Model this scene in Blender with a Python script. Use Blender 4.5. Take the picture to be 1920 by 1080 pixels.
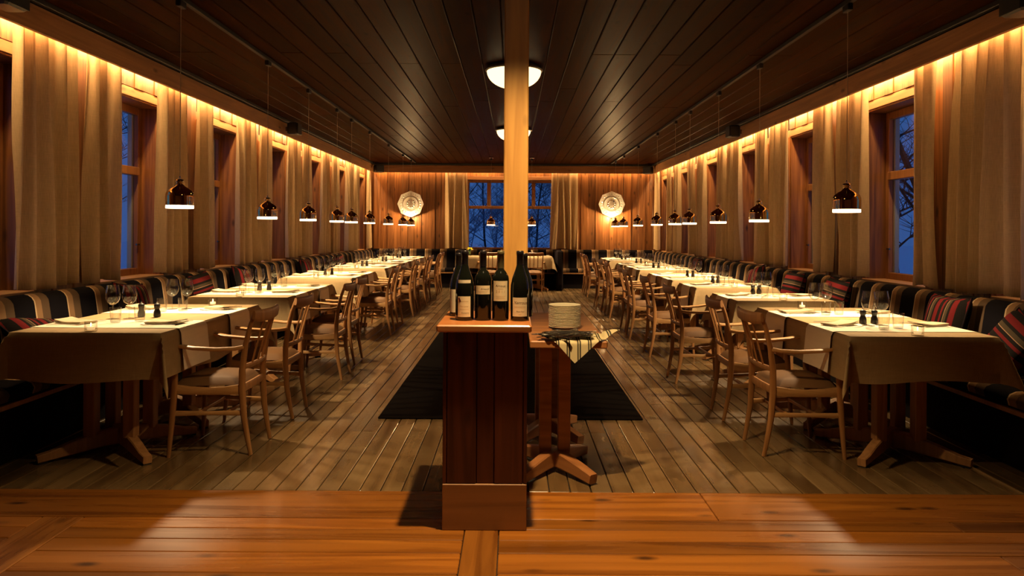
import bpy, math, random
from mathutils import Vector, Matrix
random.seed(7)
PI = math.pi
for o in list(bpy.data.objects):
    bpy.data.objects.remove(o, do_unlink=True)
SC = bpy.context.scene
COL = SC.collection

# ------------------------------------------------------------------ camera
H = 1.32
F = 1380.0
cd = bpy.data.cameras.new('camera')
cam = bpy.data.objects.new('camera', cd)
COL.objects.link(cam)
cd.sensor_fit = 'HORIZONTAL'
cd.sensor_width = 36.0
cd.lens = F / 1920 * 36.0
cd.shift_x = -2.0 / 1920
cd.shift_y = -108.0 / 1920
cd.clip_start = 0.05
cd.clip_end = 300
cam.matrix_world = Matrix.Translation((0, 0, H)) @ Matrix.Rotation(PI / 2, 4, 'X') @ Matrix.Rotation(0.006, 4, 'Z')
SC.camera = cam

# ------------------------------------------------------------------ view / world
SC.view_settings.view_transform = 'Standard'
SC.view_settings.look = 'None'
SC.view_settings.exposure = -0.6
SC.view_settings.gamma = 1.0
SC.view_settings.use_curve_mapping = False
wd = bpy.data.worlds.new('dusk_sky')
SC.world = wd
wd.use_nodes = True
bgn = wd.node_tree.nodes['Background']
bgn.inputs[0].default_value = (0.06, 0.17, 0.52, 1)
bgn.inputs[1].default_value = 0.95

WARM = (1.0, 0.62, 0.26)
COVE_W = 365.0        # each long cove strip
PEND_W = 165.0         # each pendant
BOWL_L = 3.6         # radiance of the glass bowls
SCONCE_W = 150.0
SPOT_W = 620.0        # downlight over the pedestal

def area_light(name, loc, rot, sx, sy, power, color):
    l = bpy.data.lights.new(name, 'AREA')
    l.shape = 'RECTANGLE'; l.size = sx; l.size_y = sy
    l.energy = power; l.color = color
    o = bpy.data.objects.new(name, l)
    o.location = loc; o.rotation_euler = rot
    COL.objects.link(o)
    return o

# cove strips above the valances (left, right, back)
area_light('cove_light', (-3.392, 10.75, 2.80), (0, 0, 0), 0.04, 13.1, COVE_W, WARM)
area_light('cove_light', (3.392, 10.75, 2.80), (0, 0, 0), 0.04, 13.1, COVE_W, WARM)
area_light('cove_light', (0, 17.50, 2.80), (0, 0, 0), 6.6, 0.05, COVE_W * 0.28, WARM)

# ------------------------------------------------------------------ materials
MATS = {}
def newmat(name):
    m = bpy.data.materials.new(name); m.use_nodes = True
    nt = m.node_tree
    b = nt.nodes['Principled BSDF']
    MATS[name] = m
    return m, nt, b

def N(nt, t, **kw):
    n = nt.nodes.new(t)
    for k, v in kw.items():
        setattr(n, k, v)
    return n

def plain(name, col, rough=0.6, metal=0.0, spec=0.5, emit=None, es=0.0, bump=0.0, bscale=200.0, var=0.0):
    m, nt, b = newmat(name)
    b.inputs['Base Color'].default_value = (*col, 1)
    b.inputs['Roughness'].default_value = rough
    b.inputs['Metallic'].default_value = metal
    b.inputs['Specular IOR Level'].default_value = spec
    if emit:
        b.inputs['Emission Color'].default_value = (*emit, 1)
        b.inputs['Emission Strength'].default_value = es
    tc = N(nt, 'ShaderNodeTexCoord')
    nz = N(nt, 'ShaderNodeTexNoise')
    nz.inputs['Scale'].default_value = bscale
    nz.inputs['Detail'].default_value = 3
    nt.links.new(tc.outputs['Object'], nz.inputs['Vector'])
    if bump:
        bp = N(nt, 'ShaderNodeBump')
        bp.inputs['Strength'].default_value = bump
        bp.inputs['Distance'].default_value = 0.01
        nt.links.new(nz.outputs['Fac'], bp.inputs['Height'])
        nt.links.new(bp.outputs['Normal'], b.inputs['Normal'])
    if var:
        mx = N(nt, 'ShaderNodeMix', data_type='RGBA')
        mx.inputs[6].default_value = (*[c * (1 - var) for c in col], 1)
        mx.inputs[7].default_value = (*[min(1, c * (1 + var)) for c in col], 1)
        nt.links.new(nz.outputs['Fac'], mx.inputs[0])
        nt.links.new(mx.outputs[2], b.inputs['Base Color'])
    return m

def wood(name, dark, light, axis='Y', rough=0.45, knots=0.6, grain=1.0, rand=0.35, bump=0.15, spec=0.5, wear=None, coat=0.0, ior=1.5):
    """grain runs along axis (object space); each object shifted by its own random number"""
    m, nt, b = newmat(name)
    L = nt.links.new
    tc = N(nt, 'ShaderNodeTexCoord')
    oi = N(nt, 'ShaderNodeObjectInfo')
    mul = N(nt, 'ShaderNodeMath', operation='MULTIPLY'); mul.inputs[1].default_value = 37.0
    L(oi.outputs['Random'], mul.inputs[0])
    cmb = N(nt, 'ShaderNodeCombineXYZ')
    for i in range(3):
        L(mul.outputs[0], cmb.inputs[i])
    add = N(nt, 'ShaderNodeVectorMath', operation='ADD')
    L(tc.outputs['Object'], add.inputs[0]); L(cmb.outputs[0], add.inputs[1])
    mp = N(nt, 'ShaderNodeMapping')
    s = [16 * grain] * 3
    s['XYZ'.index(axis)] = 0.9 * grain
    mp.inputs['Scale'].default_value = s
    L(add.outputs[0], mp.inputs['Vector'])
    n1 = N(nt, 'ShaderNodeTexNoise')
    n1.inputs['Scale'].default_value = 1.0; n1.inputs['Detail'].default_value = 6
    n1.inputs['Distortion'].default_value = 1.4
    L(mp.outputs[0], n1.inputs['Vector'])
    rp = N(nt, 'ShaderNodeValToRGB')
    rp.color_ramp.elements[0].position = 0.32; rp.color_ramp.elements[0].color = (*dark, 1)
    rp.color_ramp.elements[1].position = 0.68; rp.color_ramp.elements[1].color = (*light, 1)
    L(n1.outputs['Fac'], rp.inputs[0])
    col = rp.outputs[0]
    if knots > 0:
        mp2 = N(nt, 'ShaderNodeMapping')
        s2 = [8.0] * 3
        s2['XYZ'.index(axis)] = 3.2
        mp2.inputs['Scale'].default_value = s2
        L(add.outputs[0], mp2.inputs['Vector'])
        vo = N(nt, 'ShaderNodeTexVoronoi')
        vo.inputs['Scale'].default_value = 0.8
        L(mp2.outputs[0], vo.inputs['Vector'])
        kr = N(nt, 'ShaderNodeValToRGB')
        kr.color_ramp.elements[0].position = 0.05; kr.color_ramp.elements[0].color = (1, 1, 1, 1)
        kr.color_ramp.elements[1].position = 0.17; kr.color_ramp.elements[1].color = (0, 0, 0, 1)
        L(vo.outputs['Distance'], kr.inputs[0])
        km = N(nt, 'ShaderNodeMath', operation='MULTIPLY'); km.inputs[1].default_value = knots
        L(kr.outputs[0], km.inputs[0])
        mk = N(nt, 'ShaderNodeMix', data_type='RGBA')
        mk.inputs[7].default_value = (*[c * 0.3 for c in dark], 1)
        L(km.outputs[0], mk.inputs[0]); L(col, mk.inputs[6])
        col = mk.outputs[2]
    if wear:
        n3 = N(nt, 'ShaderNodeTexNoise')
        n3.inputs['Scale'].default_value = 2.2; n3.inputs['Detail'].default_value = 5
        L(add.outputs[0], n3.inputs['Vector'])
        wr = N(nt, 'ShaderNodeValToRGB')
        wr.color_ramp.elements[0].position = 0.45; wr.color_ramp.elements[0].color = (0, 0, 0, 1)
        wr.color_ramp.elements[1].position = 0.72; wr.color_ramp.elements[1].color = (0.75, 0.75, 0.75, 1)
        L(n3.outputs['Fac'], wr.inputs[0])
        mw = N(nt, 'ShaderNodeMix', data_type='RGBA')
        mw.inputs[7].default_value = (*wear, 1)
        L(wr.outputs[0], mw.inputs[0]); L(col, mw.inputs[6])
        col = mw.outputs[2]
    hv = N(nt, 'ShaderNodeHueSaturation')
    mr = N(nt, 'ShaderNodeMapRange')
    mr.inputs[3].default_value = 1 - rand; mr.inputs[4].default_value = 1 + rand * 0.6
    L(oi.outputs['Random'], mr.inputs[0])
    L(mr.outputs[0], hv.inputs['Value'])
    L(col, hv.inputs['Color'])
    L(hv.outputs[0], b.inputs['Base Color'])
    r2 = N(nt, 'ShaderNodeMapRange')
    r2.inputs[3].default_value = rough - 0.1; r2.inputs[4].default_value = rough + 0.12
    L(n1.outputs['Fac'], r2.inputs[0]); L(r2.outputs[0], b.inputs['Roughness'])
    b.inputs['Specular IOR Level'].default_value = spec
    b.inputs['IOR'].default_value = ior
    b.inputs['Coat Weight'].default_value = coat
    b.inputs['Coat Roughness'].default_value = 0.18
    bp = N(nt, 'ShaderNodeBump'); bp.inputs['Strength'].default_value = bump; bp.inputs['Distance'].default_value = 0.01
    L(n1.outputs['Fac'], bp.inputs['Height']); L(bp.outputs[0], b.inputs['Normal'])
    return m

def cloth(name, col, weave=900.0, trans=0.0, rough=0.9, var=0.15):
    m, nt, b = newmat(name)
    L = nt.links.new
    tc = N(nt, 'ShaderNodeTexCoord')
    cols = []
    hs = []
    for sc in ((weave, 6, weave * .06), (6, weave, weave * .06), (weave * .06, 6, weave)):
        mp = N(nt, 'ShaderNodeMapping'); mp.inputs['Scale'].default_value = sc
        L(tc.outputs['Object'], mp.inputs[0])
        nz = N(nt, 'ShaderNodeTexNoise'); nz.inputs['Scale'].default_value = 0.5; nz.inputs['Detail'].default_value = 2
        L(mp.outputs[0], nz.inputs['Vector'])
        hs.append(nz.outputs['Fac'])
    a = N(nt, 'ShaderNodeMath', operation='ADD'); L(hs[0], a.inputs[0]); L(hs[1], a.inputs[1])
    a2 = N(nt, 'ShaderNodeMath', operation='ADD'); L(a.outputs[0], a2.inputs[0]); L(hs[2], a2.inputs[1])
    mr = N(nt, 'ShaderNodeMapRange'); mr.inputs[1].default_value = 1.0; mr.inputs[2].default_value = 2.0
    L(a2.outputs[0], mr.inputs[0])
    mx = N(nt, 'ShaderNodeMix', data_type='RGBA')
    mx.inputs[6].default_value = (*[c * (1 - var) for c in col], 1)
    mx.inputs[7].default_value = (*[min(1, c * (1 + var)) for c in col], 1)
    L(mr.outputs[0], mx.inputs[0])
    L(mx.outputs[2], b.inputs['Base Color'])
    b.inputs['Roughness'].default_value = rough
    b.inputs['Specular IOR Level'].default_value = 0.15
    bp = N(nt, 'ShaderNodeBump'); bp.inputs['Strength'].default_value = 0.12; bp.inputs['Distance'].default_value = 0.004
    L(a2.outputs[0], bp.inputs['Height']); L(bp.outputs[0], b.inputs['Normal'])
    if trans > 0:
        out = nt.nodes['Material Output']
        tr = N(nt, 'ShaderNodeBsdfTranslucent'); L(mx.outputs[2], tr.inputs[0])
        ms = N(nt, 'ShaderNodeMixShader'); ms.inputs[0].default_value = trans
        L(b.outputs[0], ms.inputs[1]); L(tr.outputs[0], ms.inputs[2]); L(ms.outputs[0], out.inputs[0])
    return m

def stripes(name, axis, period, bands, rough=0.9):
    """bands: list of (start fraction, colour), woven stripes repeating along an object axis"""
    m, nt, b = newmat(name)
    L = nt.links.new
    tc = N(nt, 'ShaderNodeTexCoord')
    sp = N(nt, 'ShaderNodeSeparateXYZ'); L(tc.outputs['Object'], sp.inputs[0])
    dv = N(nt, 'ShaderNodeMath', operation='DIVIDE'); dv.inputs[1].default_value = period
    L(sp.outputs['XYZ'.index(axis)], dv.inputs[0])
    fr = N(nt, 'ShaderNodeMath', operation='FRACT'); L(dv.outputs[0], fr.inputs[0])
    rp = N(nt, 'ShaderNodeValToRGB'); rp.color_ramp.interpolation = 'CONSTANT'
    e = rp.color_ramp.elements
    e[0].position = bands[0][0]; e[0].color = (*bands[0][1], 1)
    e[1].position = bands[1][0]; e[1].color = (*bands[1][1], 1)
    for p, c in bands[2:]:
        k = e.new(p); k.color = (*c, 1)
    L(fr.outputs[0], rp.inputs[0])
    L(rp.outputs[0], b.inputs['Base Color'])
    b.inputs['Roughness'].default_value = rough
    b.inputs['Specular IOR Level'].default_value = 0.02
    nz = N(nt, 'ShaderNodeTexNoise'); nz.inputs['Scale'].default_value = 350
    L(tc.outputs['Object'], nz.inputs['Vector'])
    bp = N(nt, 'ShaderNodeBump'); bp.inputs['Strength'].default_value = 0.15; bp.inputs['Distance'].default_value = 0.004
    L(nz.outputs['Fac'], bp.inputs['Height']); L(bp.outputs[0], b.inputs['Normal'])
    return m

def thin_glass(name, tint=(0.95, 0.96, 0.96), ior=1.5, rough=0.0, edge=1.0):
    m, nt, b = newmat(name)
    L = nt.links.new
    nt.nodes.remove(b)
    out = nt.nodes['Material Output']
    tr = N(nt, 'ShaderNodeBsdfTransparent')
    lw = N(nt, 'ShaderNodeLayerWeight'); lw.inputs[0].default_value = 0.35
    tm = N(nt, 'ShaderNodeMix', data_type='RGBA')
    tm.inputs[6].default_value = (*tint, 1); tm.inputs[7].default_value = (*[c * edge for c in tint], 1)
    L(lw.outputs['Facing'], tm.inputs[0]); L(tm.outputs[2], tr.inputs[0])
    gl = N(nt, 'ShaderNodeBsdfGlossy'); gl.inputs['Roughness'].default_value = rough
    fr = N(nt, 'ShaderNodeFresnel')
    ge = N(nt, 'ShaderNodeNewGeometry')
    mi = N(nt, 'ShaderNodeMapRange'); mi.inputs[3].default_value = ior; mi.inputs[4].default_value = 1 / ior
    L(ge.outputs['Backfacing'], mi.inputs[0]); L(mi.outputs[0], fr.inputs[0])
    ms = N(nt, 'ShaderNodeMixShader')
    L(fr.outputs[0], ms.inputs[0]); L(tr.outputs[0], ms.inputs[1]); L(gl.outputs[0], ms.inputs[2])
    L(ms.outputs[0], out.inputs[0])
    return m

wood('ceiling_wood', (0.017, 0.0044, 0.0008), (0.046, 0.0130, 0.0024), 'Y', 0.40, 0.75, 1.0, 0.3, 0.10, spec=0.5, ior=1.055)
wood('grey_floor_wood', (0.100, 0.056, 0.022), (0.20, 0.120, 0.050), 'Y', 0.22, 0.3, 0.55, 0.28, 0.03, wear=(0.28, 0.185, 0.085), coat=0.15)
wood('orange_floor_wood', (0.19, 0.060, 0.008), (0.40, 0.145, 0.018), 'X', 0.27, 0.95, 0.6, 0.5, 0.06, coat=0.2)
wood('orange_floor_wood_y', (0.115, 0.034, 0.005), (0.36, 0.135, 0.019), 'Y', 0.27, 0.7, 0.8, 0.3, 0.06, coat=0.2)
wood('wall_pine', (0.13, 0.044, 0.010), (0.34, 0.135, 0.038), 'Z', 0.42, 0.9, 0.9, 0.42, 0.08)
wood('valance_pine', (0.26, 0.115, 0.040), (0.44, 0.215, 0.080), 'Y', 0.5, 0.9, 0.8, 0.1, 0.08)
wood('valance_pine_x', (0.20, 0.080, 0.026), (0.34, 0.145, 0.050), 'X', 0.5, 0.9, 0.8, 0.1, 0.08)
wood('casing_pine', (0.34, 0.165, 0.060), (0.55, 0.30, 0.115), 'Y', 0.45, 0.8, 0.8, 0.12, 0.08)
wood('window_pine', (0.22, 0.085, 0.026), (0.36, 0.155, 0.050), 'Z', 0.4, 0.7, 0.9, 0.15, 0.06)
wood('post_pine', (0.36, 0.17, 0.040), (0.60, 0.33, 0.085), 'Z', 0.5, 1.0, 0.7, 0.0, 0.08)
wood('red_wood', (0.050, 0.012, 0.005), (0.125, 0.031, 0.011), 'Z', 0.42, 0.75, 0.8, 0.25, 0.15)
wood('counter_wood', (0.30, 0.10, 0.028), (0.46, 0.175, 0.05), 'X', 0.35, 0.3, 0.9, 0.0, 0.06, coat=0.2)
wood('base_block_wood', (0.25, 0.115, 0.038), (0.40, 0.19, 0.066), 'X', 0.5, 1.0, 0.45, 0.0, 0.06)
wood('serving_wood', (0.25, 0.095, 0.03), (0.42, 0.18, 0.058), 'X', 0.45, 0.3, 0.9, 0.1, 0.06)
wood('oak', (0.30, 0.130, 0.040), (0.44, 0.21, 0.072), 'Z', 0.42, 0.0, 1.6, 0.14, 0.05)
wood('oak_arm', (0.42, 0.215, 0.078), (0.60, 0.33, 0.13), 'X', 0.38, 0.0, 1.6, 0.12, 0.05)
wood('table_oak', (0.34, 0.155, 0.055), (0.50, 0.245, 0.09), 'Z', 0.5, 0.0, 1.4, 0.15, 0.05)
plain('subfloor_dark', (0.02, 0.012, 0.008), 0.9)
plain('black_trim', (0.012, 0.010, 0.009), 0.5)
plain('black_plastic', (0.012, 0.012, 0.014), 0.45)
plain('mill_black', (0.010, 0.009, 0.010), 0.4)
plain('steel', (0.62, 0.60, 0.56), 0.22, 1.0)
plain('dark_steel', (0.30, 0.28, 0.26), 0.2, 1.0)
plain('chrome', (0.85, 0.84, 0.82), 0.08, 1.0)
plain('silver_plate', (0.80, 0.78, 0.72), 0.32, 0.75, bump=0.5, bscale=60.0)
plain('brass', (0.93, 0.70, 0.27), 0.06, 1.0)
plain('brown_leather', (0.17, 0.085, 0.034), 0.65, spec=0.2, bump=0.12, bscale=300)
plain('rug_black', (0.008, 0.0055, 0.0045), 0.95, spec=0.02, bump=0.5, bscale=500, var=0.3)
plain('china', (0.84, 0.77, 0.56), 0.3)
plain('bottle_glass', (0.006, 0.007, 0.005), 0.06, spec=0.6)
plain('capsule_black', (0.012, 0.010, 0.012), 0.3)
plain('capsule_olive', (0.10, 0.085, 0.04), 0.35)
plain('capsule_yellow', (0.65, 0.50, 0.05), 0.4)
plain('paper_label', (0.78, 0.68, 0.46), 0.7, var=0.04, bscale=30)
plain('paper_cream', (0.82, 0.76, 0.58), 0.7)
plain('ink', (0.07, 0.045, 0.03), 0.8)
plain('ink_red', (0.10, 0.015, 0.02), 0.8)
plain('ink_ochre', (0.50, 0.33, 0.13), 0.8)
plain('candle_wax', (0.85, 0.80, 0.68), 0.5, emit=(1, 0.62, 0.25), es=1.2)
plain('flame', (1, 0.7, 0.3), 0.5, emit=(1, 0.62, 0.22), es=30.0)
plain('lamp_diffuser', (1, 0.9, 0.7), 0.5, emit=(1, 0.80, 0.50), es=6.0)
plain('bowl_glass', (0.9, 0.88, 0.8), 0.3, emit=(1, 0.70, 0.36), es=BOWL_L)
plain('led', (1, 0.8, 0.5), 0.5, emit=(1, 0.72, 0.38), es=6.0)
plain('bulb', (1, 0.9, 0.7), 0.5, emit=(1, 0.75, 0.42), es=12.0)
plain('cord_white', (0.45, 0.38, 0.28), 0.6)
plain('bulb_holder', (0.1, 0.08, 0.05), 0.4)
plain('snow', (0.82, 0.86, 0.92), 0.8, bump=0.3, bscale=3)
plain('frosted_twig', (0.30, 0.36, 0.48), 0.9, bump=0.3, bscale=60)
plain('bark', (0.045, 0.035, 0.03), 0.9, bump=0.4, bscale=40)
plain('white_frame_paint', (0.62, 0.58, 0.44), 0.5)
plain('petal_yellow', (0.80, 0.62, 0.04), 0.6)
plain('stem_green', (0.10, 0.22, 0.04), 0.6)
plain('booth_dark', (0.010, 0.007, 0.007), 0.9, spec=0.05)
cloth('curtain_linen', (0.60, 0.435, 0.245), 500, 0.20)
cloth('table_linen', (0.36, 0.25, 0.125), 700, 0.0)
cloth('runner_linen', (0.80, 0.71, 0.54), 800, 0.0, var=0.06)
cloth('napkin_linen', (0.56, 0.45, 0.29), 900, 0.0)
BK = (0.006, 0.005, 0.006); CR = (0.42, 0.29, 0.16); TN = (0.185, 0.105, 0.050); OB = (0.075, 0.046, 0.026)
SB = [(0.0, BK), (0.50, CR), (0.535, TN), (0.70, OB), (0.93, BK)]
stripes('bench_fabric_y', 'Y', 0.355, SB)
stripes('bench_fabric_x', 'X', 0.355, SB)
RD = (0.085, 0.009, 0.009); DK = (0.009, 0.007, 0.006); OL = (0.040, 0.028, 0.016)
stripes('cushion_fabric', 'X', 0.17, [(0, RD), (0.24, DK), (0.36, OL), (0.52, (0.22, 0.12, 0.07)), (0.55, DK), (0.68, RD), (0.80, DK)])
stripes('towel_fabric', 'X', 0.055, [(0, (0.52, 0.44, 0.26)), (0.58, (0.05, 0.045, 0.035)), (0.70, (0.52, 0.44, 0.26)), (0.78, (0.05, 0.045, 0.035)), (0.92, (0.52, 0.44, 0.26))])
thin_glass('glassware', (0.99, 0.99, 0.98), 1.6, 0.02, 0.80)
thin_glass('window_glass', (0.90, 0.93, 0.95), 1.45)
M = MATS

# ------------------------------------------------------------------ mesh helpers
class MB:
    def __init__(self):
        self.v = []; self.f = []
    def add(self, vs, fs):
        b = len(self.v)
        self.v += [tuple(p) for p in vs]
        self.f += [tuple(i + b for i in q) for q in fs]
        return self
    def box(self, x0, x1, y0, y1, z0, z1):
        vs = [(x, y, z) for z in (z0, z1) for y in (y0, y1) for x in (x0, x1)]
        fs = [(0, 2, 3, 1), (4, 5, 7, 6), (0, 1, 5, 4), (2, 6, 7, 3), (0, 4, 6, 2), (1, 3, 7, 5)]
        return self.add(vs, fs)
    def cbox(self, x0, x1, y0, y1, z0, z1, c=0.004):
        """box with chamfered edges"""
        vs = []; 
        for (z, k) in ((z0, c), (z0 + c, 0), (z1 - c, 0), (z1, c)):
            xs0, xs1, ys0, ys1 = x0 + k, x1 - k, y0 + k, y1 - k
            q = min(c, (xs1 - xs0) / 3, (ys1 - ys0) / 3)
            vs += [(xs0 + q, ys0, z), (xs1 - q, ys0, z), (xs1, ys0 + q, z), (xs1, ys1 - q, z),
                   (xs1 - q, ys1, z), (xs0 + q, ys1, z), (xs0, ys1 - q, z), (xs0, ys0 + q, z)]
        fs = [tuple(reversed(range(8))), tuple(range(24, 32))]
        for r in range(3):
            for i in range(8):
                j = (i + 1) % 8
                fs.append((r * 8 + i, r * 8 + j, r * 8 + 8 + j, r * 8 + 8 + i))
        return self.add(vs, fs)
    def lathe(self, prof, seg=24, c=(0, 0, 0), closed=False):
        vs = []; fs = []
        n = len(prof)
        for (r, z) in prof:
            for k in range(seg):
                a = 2 * PI * k / seg
                vs.append((c[0] + r * math.cos(a), c[1] + r * math.sin(a), c[2] + z))
        for i in range(n - 1):
            for k in range(seg):
                k2 = (k + 1) % seg
                fs.append((i * seg + k, i * seg + k2, (i + 1) * seg + k2, (i + 1) * seg + k))
        return self.add(vs, fs)
    def sweep(self, pts, sizes, side=(0, 1, 0), ns=8, cap=True, pw=3.0):
        """superelliptic section swept along pts; sizes=(half across 'side', half across the other)"""
        P = [Vector(p) for p in pts]
        n = len(P); vs = []; fs = []
        sd = Vector(side)
        for i, p in enumerate(P):
            t = (P[min(i + 1, n - 1)] - P[max(i - 1, 0)]).normalized()
            s = (sd - t * sd.dot(t)).normalized()
            u = t.cross(s)
            a, b = sizes[i] if isinstance(sizes[0], (tuple, list)) else sizes
            for k in range(ns):
                th = 2 * PI * (k + 0.5) / ns
                cx, sx = math.cos(th), math.sin(th)
                x = math.copysign(abs(cx) ** (2 / pw), cx) * a
                y = math.copysign(abs(sx) ** (2 / pw), sx) * b
                vs.append(p + s * x + u * y)
        for i in range(n - 1):
            for k in range(ns):
                k2 = (k + 1) % ns
                fs.append((i * ns + k, i * ns + k2, (i + 1) * ns + k2, (i + 1) * ns + k))
        if cap:
            fs.append(tuple(reversed(range(ns)))); fs.append(tuple((n - 1) * ns + k for k in range(ns)))
        return self.add(vs, fs)
    def prism(self, poly, z0, z1):
        n = len(poly)
        vs = [(x, y, z0) for x, y in poly] + [(x, y, z1) for x, y in poly]
        fs = [tuple(reversed(range(n))), tuple(range(n, 2 * n))]
        for i in range(n):
            j = (i + 1) % n
            fs.append((i, j, n + j, n + i))
        return self.add(vs, fs)
    def grid(self, fn, nu, nv):
        vs = [fn(i / nu, j / nv) for j in range(nv + 1) for i in range(nu + 1)]
        fs = [(j * (nu + 1) + i, j * (nu + 1) + i + 1, (j + 1) * (nu + 1) + i + 1, (j + 1) * (nu + 1) + i)
              for j in range(nv) for i in range(nu)]
        return self.add(vs, fs)
    def mesh(self, name, mat, smooth=False):
        me = bpy.data.meshes.new(name)
        me.from_pydata(self.v, [], self.f)
        me.materials.append(M[mat] if isinstance(mat, str) else mat)
        if smooth:
            me.shade_smooth()
            try:
                me.set_sharp_from_angle(angle=math.radians(50))
            except Exception:
                pass
        me.update()
        return me

def link(name, me, parent=None, loc=(0, 0, 0), rot=(0, 0, 0)):
    o = bpy.data.objects.new(name, me)
    COL.objects.link(o)
    o.location = loc; o.rotation_euler = rot
    if parent: o.parent = parent
    return o
def part(name, mb, mat, parent, loc=(0, 0, 0), rot=(0, 0, 0), smooth=False, label=None):
    o = link(name, mb.mesh(name, mat, smooth), parent, loc, rot)
    if label: o['label'] = label
    return o
def tag(o, label, cat, group=None, kind=None):
    if label: o['label'] = label
    if cat: o['category'] = cat
    if group: o['group'] = group
    if kind: o['kind'] = kind
    return o
def thing(name, loc=(0, 0, 0), rz=0.0):
    return link(name, None, None, loc, (0, 0, rz))
def dup(root, loc, rz=None, rot=None):
    r = root.copy(); COL.objects.link(r); r.location = loc
    if rz is not None: r.rotation_euler = (0, 0, rz)
    if rot is not None: r.rotation_euler = rot
    for ch in list(root.children):
        c = ch.copy(); COL.objects.link(c); c.parent = r
        for g in list(ch.children):
            d = g.copy(); COL.objects.link(d); d.parent = c
    return r
_first = {}
def place(proto, loc, label, cat, group, rz=0.0):
    """first use moves the prototype itself, later uses copy it"""
    if proto.name not in _first:
        _first[proto.name] = 1
        o = proto; o.location = loc; o.rotation_euler = (0, 0, rz)
    else:
        o = dup(proto, loc, rz)
    return tag(o, label, cat, group)
ORD = ['first', 'second', 'third', 'fourth', 'fifth', 'sixth', 'seventh', 'eighth', 'ninth', 'tenth', 'eleventh', 'twelfth']

# ------------------------------------------------------------------ setting
XW = 3.5            # side wall face
XV = 3.3            # valance face
YB = 17.6           # back wall face
YV = 17.4
ZC = 2.9            # ceiling
ZV = 2.676          # valance lower edge
Y0 = -1.6           # wall behind the camera
YT = 3.72           # where the grey floor meets the orange floor

WIN_C = [4.78 + 1.975 * k for k in range(7)]
WW = 0.56           # half opening
WZ0, WZ1 = 0.86, 2.52

# grey floor
fl = part('floor', MB().box(-3.75, 3.75, YT, YB + .3, -0.12, -0.02), 'subfloor_dark', None)
tag(fl, 'worn grey-brown plank floor of the dining room running to the back wall', 'floor', None, 'structure')
pw = 0.107
ncol = int(7.0 / pw) + 1
cache = {}
def plank_obj(key, builder, mat, parent, loc, name='plank', rot=(0, 0, 0)):
    if key not in cache:
        cache[key] = builder().mesh(name, mat)
    return link(name, cache[key], parent, loc, rot)
for i in range(ncol):
    x = -3.5 + i * pw
    y = YT
    while y < YB - 0.01:
        ln = random.choice([2.6, 3.4, 4.2, 5.0]) if y > YT else random.choice([1.1, 1.9, 2.7, 3.6])
        ln = min(ln, YB - y)
        if YB - (y + ln) < 0.6: ln = YB - y
        key = ('fp', round(ln, 3))
        plank_obj(key, lambda L=ln: MB().cbox(-pw / 2 + .0028, pw / 2 - .0028, 0.0016, L - .0016, -0.02, 0, 0.003), 'grey_floor_wood', fl,
                  (x, y, random.uniform(-0.0015, 0)))
        y += ln
# orange entry floor
fo = part('floor', MB().box(-4.2, 4.2, Y0, YT, -0.12, -0.022), 'subfloor_dark', None)
tag(fo, 'glossy orange varnished board floor in the foreground', 'floor', None, 'structure')
strips = [(-2.14, -1.95), (-0.205, -0.055)]
def board(x0, x1, y0, y1, mat='orange_floor_wood'):
    w, d = x1 - x0, y1 - y0
    part('plank', MB().cbox(-w / 2 + .002, w / 2 - .002, .002, d - .002, -0.022, 0, 0.003), mat, fo, ((x0 + x1) / 2, y0, random.uniform(-.001, 0)))
rows = [3.72, 3.365, 3.25, 3.135, 3.01, 2.83]
board(-3.9, -0.3, rows[1], rows[0]); board(-0.3, 0.95, rows[1], rows[0]); board(0.95, 3.9, rows[1], rows[0])
yr = rows[1]
rr = rows[2:]
while yr > Y0 + .1:
    if rr: yn = rr.pop(0)
    else: yn = yr - random.choice([.115, .13, .16])
    yn = max(yn, Y0)
    board(-3.9, -2.14, yn, yr); board(-1.95, -0.205, yn, yr)
    cut = random.choice([1.2, 2.0, 2.7])
    board(-0.055, cut, yn, yr); board(cut, 3.9, yn, yr)
    yr = yn
for a, b_ in strips:
    board(a, b_, Y0, rows[1], 'orange_floor_wood_y')

# ceiling
ce = part('ceiling', MB().box(-3.8, 3.8, Y0, YB + .3, ZC + .015, ZC + .12), 'subfloor_dark', None)
tag(ce, 'dark stained board ceiling above the whole room', 'ceiling', None, 'structure')
cw = 0.2
for i in range(int(7.0 / cw) + 1):
    x = -3.4 + i * cw
    y = Y0
    while y < YB - .01:
        ln = random.choice([4.6, 5.8, 7.0]) if y > Y0 else random.choice([4.0, 6.0, 8.2])
        ln = min(ln, YB - y)
        if YB - (y + ln) < 1.0: ln = YB - y
        plank_obj(('cp', round(ln, 3)), lambda L=ln: MB().cbox(-cw / 2 + .003, cw / 2 - .003, .002, L - .002, 0, .018, .006), 'ceiling_wood', ce,
                  (x, y, ZC + random.uniform(0, .002)))
        y += ln

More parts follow.
